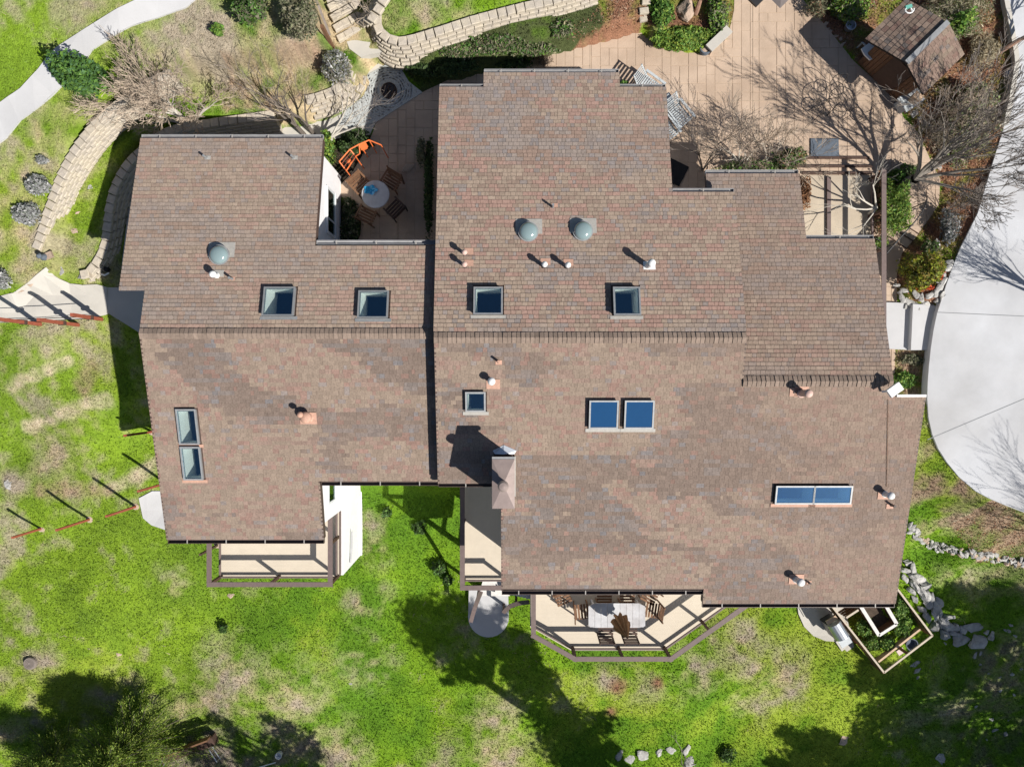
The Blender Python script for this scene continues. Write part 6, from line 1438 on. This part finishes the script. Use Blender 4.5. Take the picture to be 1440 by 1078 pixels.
# ================================================================ leafy trees (mostly outside the view, shading the lawn)
def shade_tree(name, label, trunk_xy, clumps, seed, cols=LDK+[(.08,.11,.04)], size=.11, dens=900, group=None):
    """clumps: (shadow pixel u, v, radius in px, distance up the sun ray in m)"""
    rr = random.Random(seed); tz = TZ(*trunk_xy); R = root_of(name, (*trunk_xy, tz), label, 'tree', group); tb = MB(); Cs = []
    for u, v, rp, t in clumps:
        g0 = G(u, v); r_ = rp*(HC-g0.z)/FX; c = g0+SUN*t; Cs.append((c, r_))
    topz = min(c.z for c, r_ in Cs); T0 = Vector((*trunk_xy, tz-.3)); cen = sum((c for c, _ in Cs), Vector())/len(Cs)
    T1 = Vector((trunk_xy[0]*.6+cen.x*.4, trunk_xy[1]*.6+cen.y*.4, max(tz+1.5, topz-1)))
    tb.tube([T0, T0.lerp(T1,.5)+Vector((.1,.1,0)), T1], [.26,.21,.17], 8, cap=False)
    for c, r_ in Cs:
        mid = T1.lerp(c, .5)+Vector((rr.uniform(-.3,.3), rr.uniform(-.3,.3), .2)); tb.tube([T1, mid, c], [.10,.06,.02], 5, cap=False)
        for k in range(4): tb.tube([mid.lerp(c,.5), c+Vector((rr.uniform(-1,1),rr.uniform(-1,1),rr.uniform(-.6,.8)))*r_*.8], [.025,.008], 4, cap=False)
    tb.build('trunk', 'bark_dark', R)
    allV = []; allT = []; rs = np.random.RandomState(seed)
    for i, (c, r_) in enumerate(Cs):
        n = int(dens*r_*r_)+40; m = n; d = rs.randn(m, 3); d /= np.linalg.norm(d, axis=1)[:, None]
        lm = fractal(d[:,0]*1.5+d[:,2]+i, d[:,1]*1.5+i*3, .6, seed+i, 3); p = d*((1-.75*rs.rand(m)**1.2)*(1+.5*lm))[:, None]*np.array([r_, r_, r_*.8])+np.array(c)
        nr = rs.randn(m, 3); nr[:, 2] += .5; nr /= np.linalg.norm(nr, axis=1)[:, None]; t = np.cross(nr, rs.randn(m, 3)); t /= np.linalg.norm(t, axis=1)[:, None]; b = np.cross(nr, t); s = size*rs.uniform(.6,1.4,m)[:, None]
        V = np.stack([p-t*s, p-b*s*.55, p+t*s, p+b*s*.55], 1); allV.append(V); cc = np.array(cols)[rs.randint(0, len(cols), m)]*rs.uniform(.7,1.3,m)[:, None]; allT.append(np.repeat(cc[:,None,:],4,1))
    V = np.concatenate(allV).reshape(-1,3)-np.array(wl(R)); n = len(V)//4
    link('crown', npmesh('crown', V, np.arange(4*n).reshape(n,4), 'leaf', np.concatenate(allT).reshape(-1,3)), R); return R
shade_tree('oak_tree','tall leafy tree south of the view throwing the round shadow on the middle lawn',(5.4,-16.9),[(585,860,24,13),(600,890,30,13),(632,870,34,13),(655,895,30,13),(625,915,26,13),(640,940,18,12.5),(628,958,9,12.5),(668,955,9,12.5),(652,948,12,12.5),(690,905,30,13),(650,860,26,13),(672,935,14,12.5),(610,870,26,13),(590,880,18,13),(686,872,19,13),(704,856,12,13),(676,886,14,13)],1)
shade_tree('oak_tree','tall leafy tree south of the view throwing the long shadow by the bottom stones',(8.6,-18.9),[(715,905,26,12.5),(735,935,26,12),(740,970,30,12),(765,1000,32,12),(795,1010,32,11.5),(780,1040,30,11),(815,1040,30,11),(845,1015,20,11),(830,1065,28,10.5),(755,965,24,12),(770,955,18,12),(860,1050,12,10.5),(870,1064,10,10.5),(725,900,20,12),(740,905,16,12),(715,945,14,12),(800,1072,24,10),(745,920,16,12)],2)
shade_tree('pine_tree','dense tree beyond the lower right corner shading the rocky slope',(22.5,-19.5),[(1240,950,34,12),(1280,960,38,12),(1240,1000,42,11.5),(1290,1000,42,11.5),(1340,960,42,12),(1330,1020,44,11.5),(1225,1050,44,11),(1280,1060,44,11),(1180,1060,26,10.5),(1130,1048,24,10.5),(1105,1030,12,10.5),(1160,1035,16,10.5),(1330,1075,44,11),(1385,1050,44,11.5),(1210,960,20,12),(1190,1075,30,10.5),(1130,1075,24,10),(1090,1072,14,10),(1225,935,14,12)],3,size=.13,dens=620)
shade_tree('pine_tree','dense tree right of the view shading the lawn below the driveway border',(25.5,-15.5),[(1310,850,26,12),(1345,835,24,12),(1380,850,30,12),(1420,840,26,12),(1350,880,32,12),(1400,890,36,12),(1310,910,30,12),(1440,880,34,12),(1380,930,38,12),(1430,950,42,12),(1430,1000,44,12),(1440,1050,44,12),(1295,870,14,12),(1300,920,24,12),(1390,990,40,12),(1455,850,24,12),(1340,920,34,12)],4,size=.13,dens=620)
# juniper at the bottom left: crown partly in view
def juniper(name, label, base, R_, n, seed, cols):
    R = root_of(name, base, label, 'conifer'); B = Vector(base); rs = np.random.RandomState(seed); tb = MB(); rr = random.Random(seed)
    Vs = []; Ts = []
    for i in range(n):
        a = rr.uniform(0, 2*PI); hgt = rr.random()**.8; L = (1-hgt*.75)*rr.uniform(.6, 1.1); o = B+Vector((0,0,.25+hgt*R_[2])); e = o+Vector((math.cos(a)*R_[0]*L, math.sin(a)*R_[1]*L, rr.uniform(.1,.7)))
        tb.tube([o, o.lerp(e,.5)+Vector((0,0,.08)), e], [.03*(1.2-hgt),.018,.006], 4, cap=False)
        m = 330; t = rs.rand(m)**.7; c = np.array(o)[None]*(1-t[:,None])+np.array(e)[None]*t[:,None]; w_ = (.30*(1-t*.6)+.04)[:, None]; p = c+rs.randn(m,3)*w_*.55
        ax = np.array((e-o).normalized())[None]+rs.randn(m,3)*.45; ax /= np.linalg.norm(ax,axis=1)[:,None]; sd_ = np.cross(ax, rs.randn(m,3)); sd_ /= np.linalg.norm(sd_,axis=1)[:,None]; s = rs.uniform(.03,.075,m)[:,None]
        Vs.append(np.stack([p-ax*s, p-sd_*s*.16, p+ax*s, p+sd_*s*.16],1)); cc = np.array(cols)[rs.randint(0,len(cols),m)]*rs.uniform(.7,1.3,m)[:,None]*(.6+.6*t[:,None]); Ts.append(np.repeat(cc[:,None,:],4,1))
    tb.tube([B-Vector((0,0,.2)), B+Vector((0,0,R_[2]+.6))], [.16,.03], 8, cap=False); tb.build('trunk','bark_dark',R)
    V = np.concatenate(Vs).reshape(-1,3)-np.array(wl(R)); q = len(V)//4; link('crown', npmesh('crown', V, np.arange(4*q).reshape(q,4), 'leaf', np.concatenate(Ts).reshape(-1,3)), R); return R
JC = [(.17,.26,.04),(.24,.32,.06),(.10,.16,.03),(.30,.35,.07)]
gj = P(165,1068,-2.4); gj.z = TZ(gj.x,gj.y); juniper('juniper_tree','feathery yellow green conifer rising at the bottom left edge',(gj.x,gj.y,gj.z),(3.0,2.4,3.4),300,31,JC)
gj = P(75,1075,-2.8); gj.z = TZ(gj.x,gj.y); juniper('juniper_tree','smaller feathery conifer at the far bottom left',(gj.x-.3,gj.y-.4,gj.z),(2.2,2.0,2.6),170,32,JC)
gj = G(455,1122); shade_tree('oak_tree','leafy tree below the bottom edge shading the white bucket',(gj.x+6,gj.y-3),[(375,1010,12,9),(400,1025,20,9),(425,1040,22,9),(385,1045,22,9),(410,1065,26,9),(440,1060,18,9),(370,1070,20,9),(340,1060,14,9),(300,1010,12,9),(320,1018,12,9),(330,1035,14,9),(265,1035,16,9),(280,1060,18,9),(245,1015,8,9),(300,1075,18,9),(350,1078,18,9)],5,size=.08)
gj = G(150,1120); shade_tree('oak_tree','leafy tree beyond the bottom left corner shading the dark patch of lawn',(gj.x+5.5,gj.y-4.5),[(60,985,12,8),(85,1000,18,8),(110,980,10,8),(110,1008,20,8),(140,1000,16,8),(165,1005,14,8),(190,1008,12,8),(105,965,8,8),(45,1000,10,8),(180,985,7,8)],6,size=.07)

# ================================================================ grass blades, dry stalks and litter
def cf(g):
    def f(X, Y, r):
        c = cover(X, Y); k = r.rand(len(X)); c = c*(.78+.5*r.rand(len(X)))[:, None]
        return np.clip(c*(1.0+g*(k[:, None]-.5)), .01, 1)
    return f
tufts('grass', 'short uneven grass blades over the lawns and terraces', lambda X, Y: ~paved(X, Y) & ~inpoly(X, Y, yardp) & ~((X > -10) & (X < 11) & (Y > -4.2) & (Y < 3.5)), 260, .06, .045, cf(.35), 21, .9)
def drykeep(X, Y):
    return ~paved(X, Y) & ~inpoly(X, Y, yardp) & (fractal(X, Y, .9, 12, 4)+fractal(X, Y, 3.2, 11, 5)*.6 > .28) & ~((X > -10) & (X < 11) & (Y > -4.2) & (Y < 3.5))
tufts('dry_grass', 'pale dry stalks matted in the grass', drykeep, 32, .07, .022, lambda X, Y, r: np.array([.46,.38,.26])*(.6+.6*r.rand(len(X)))[:, None], 22, 1.4)
def mulchkeep(X, Y):
    a = inpoly(X, Y, PZ([(790,70),(905,38),(915,-40),(840,-60),(835,20),(800,45)], .5)) | inpoly(X, Y, PZ([(1110,-60),(1165,40),(1260,140),(1290,180),(1330,260),(1300,310),(1260,345),(1262,420),(1320,430),(1385,260),(1418,160),(1424,60),(1390,-80)], .1)) | inpoly(X, Y, PZ([(1345,740),(1375,690),(1500,740),(1500,810),(1400,800)], -.5)) | inpoly(X, Y, PZ([(1256,490),(1312,490),(1306,560),(1250,556)], 0))
    return a & ~paved(X, Y) & ~inpoly(X, Y, yardp)
tufts('leaf_litter', 'brown leaf litter and wood chips on the planting beds', mulchkeep, 330, .02, .07, lambda X, Y, r: (np.array([[.30,.14,.08],[.42,.26,.16],[.20,.10,.07],[.48,.36,.26]])[r.randint(0,4,len(X))])*(.7+.5*r.rand(len(X)))[:, None], 23, 2.5)
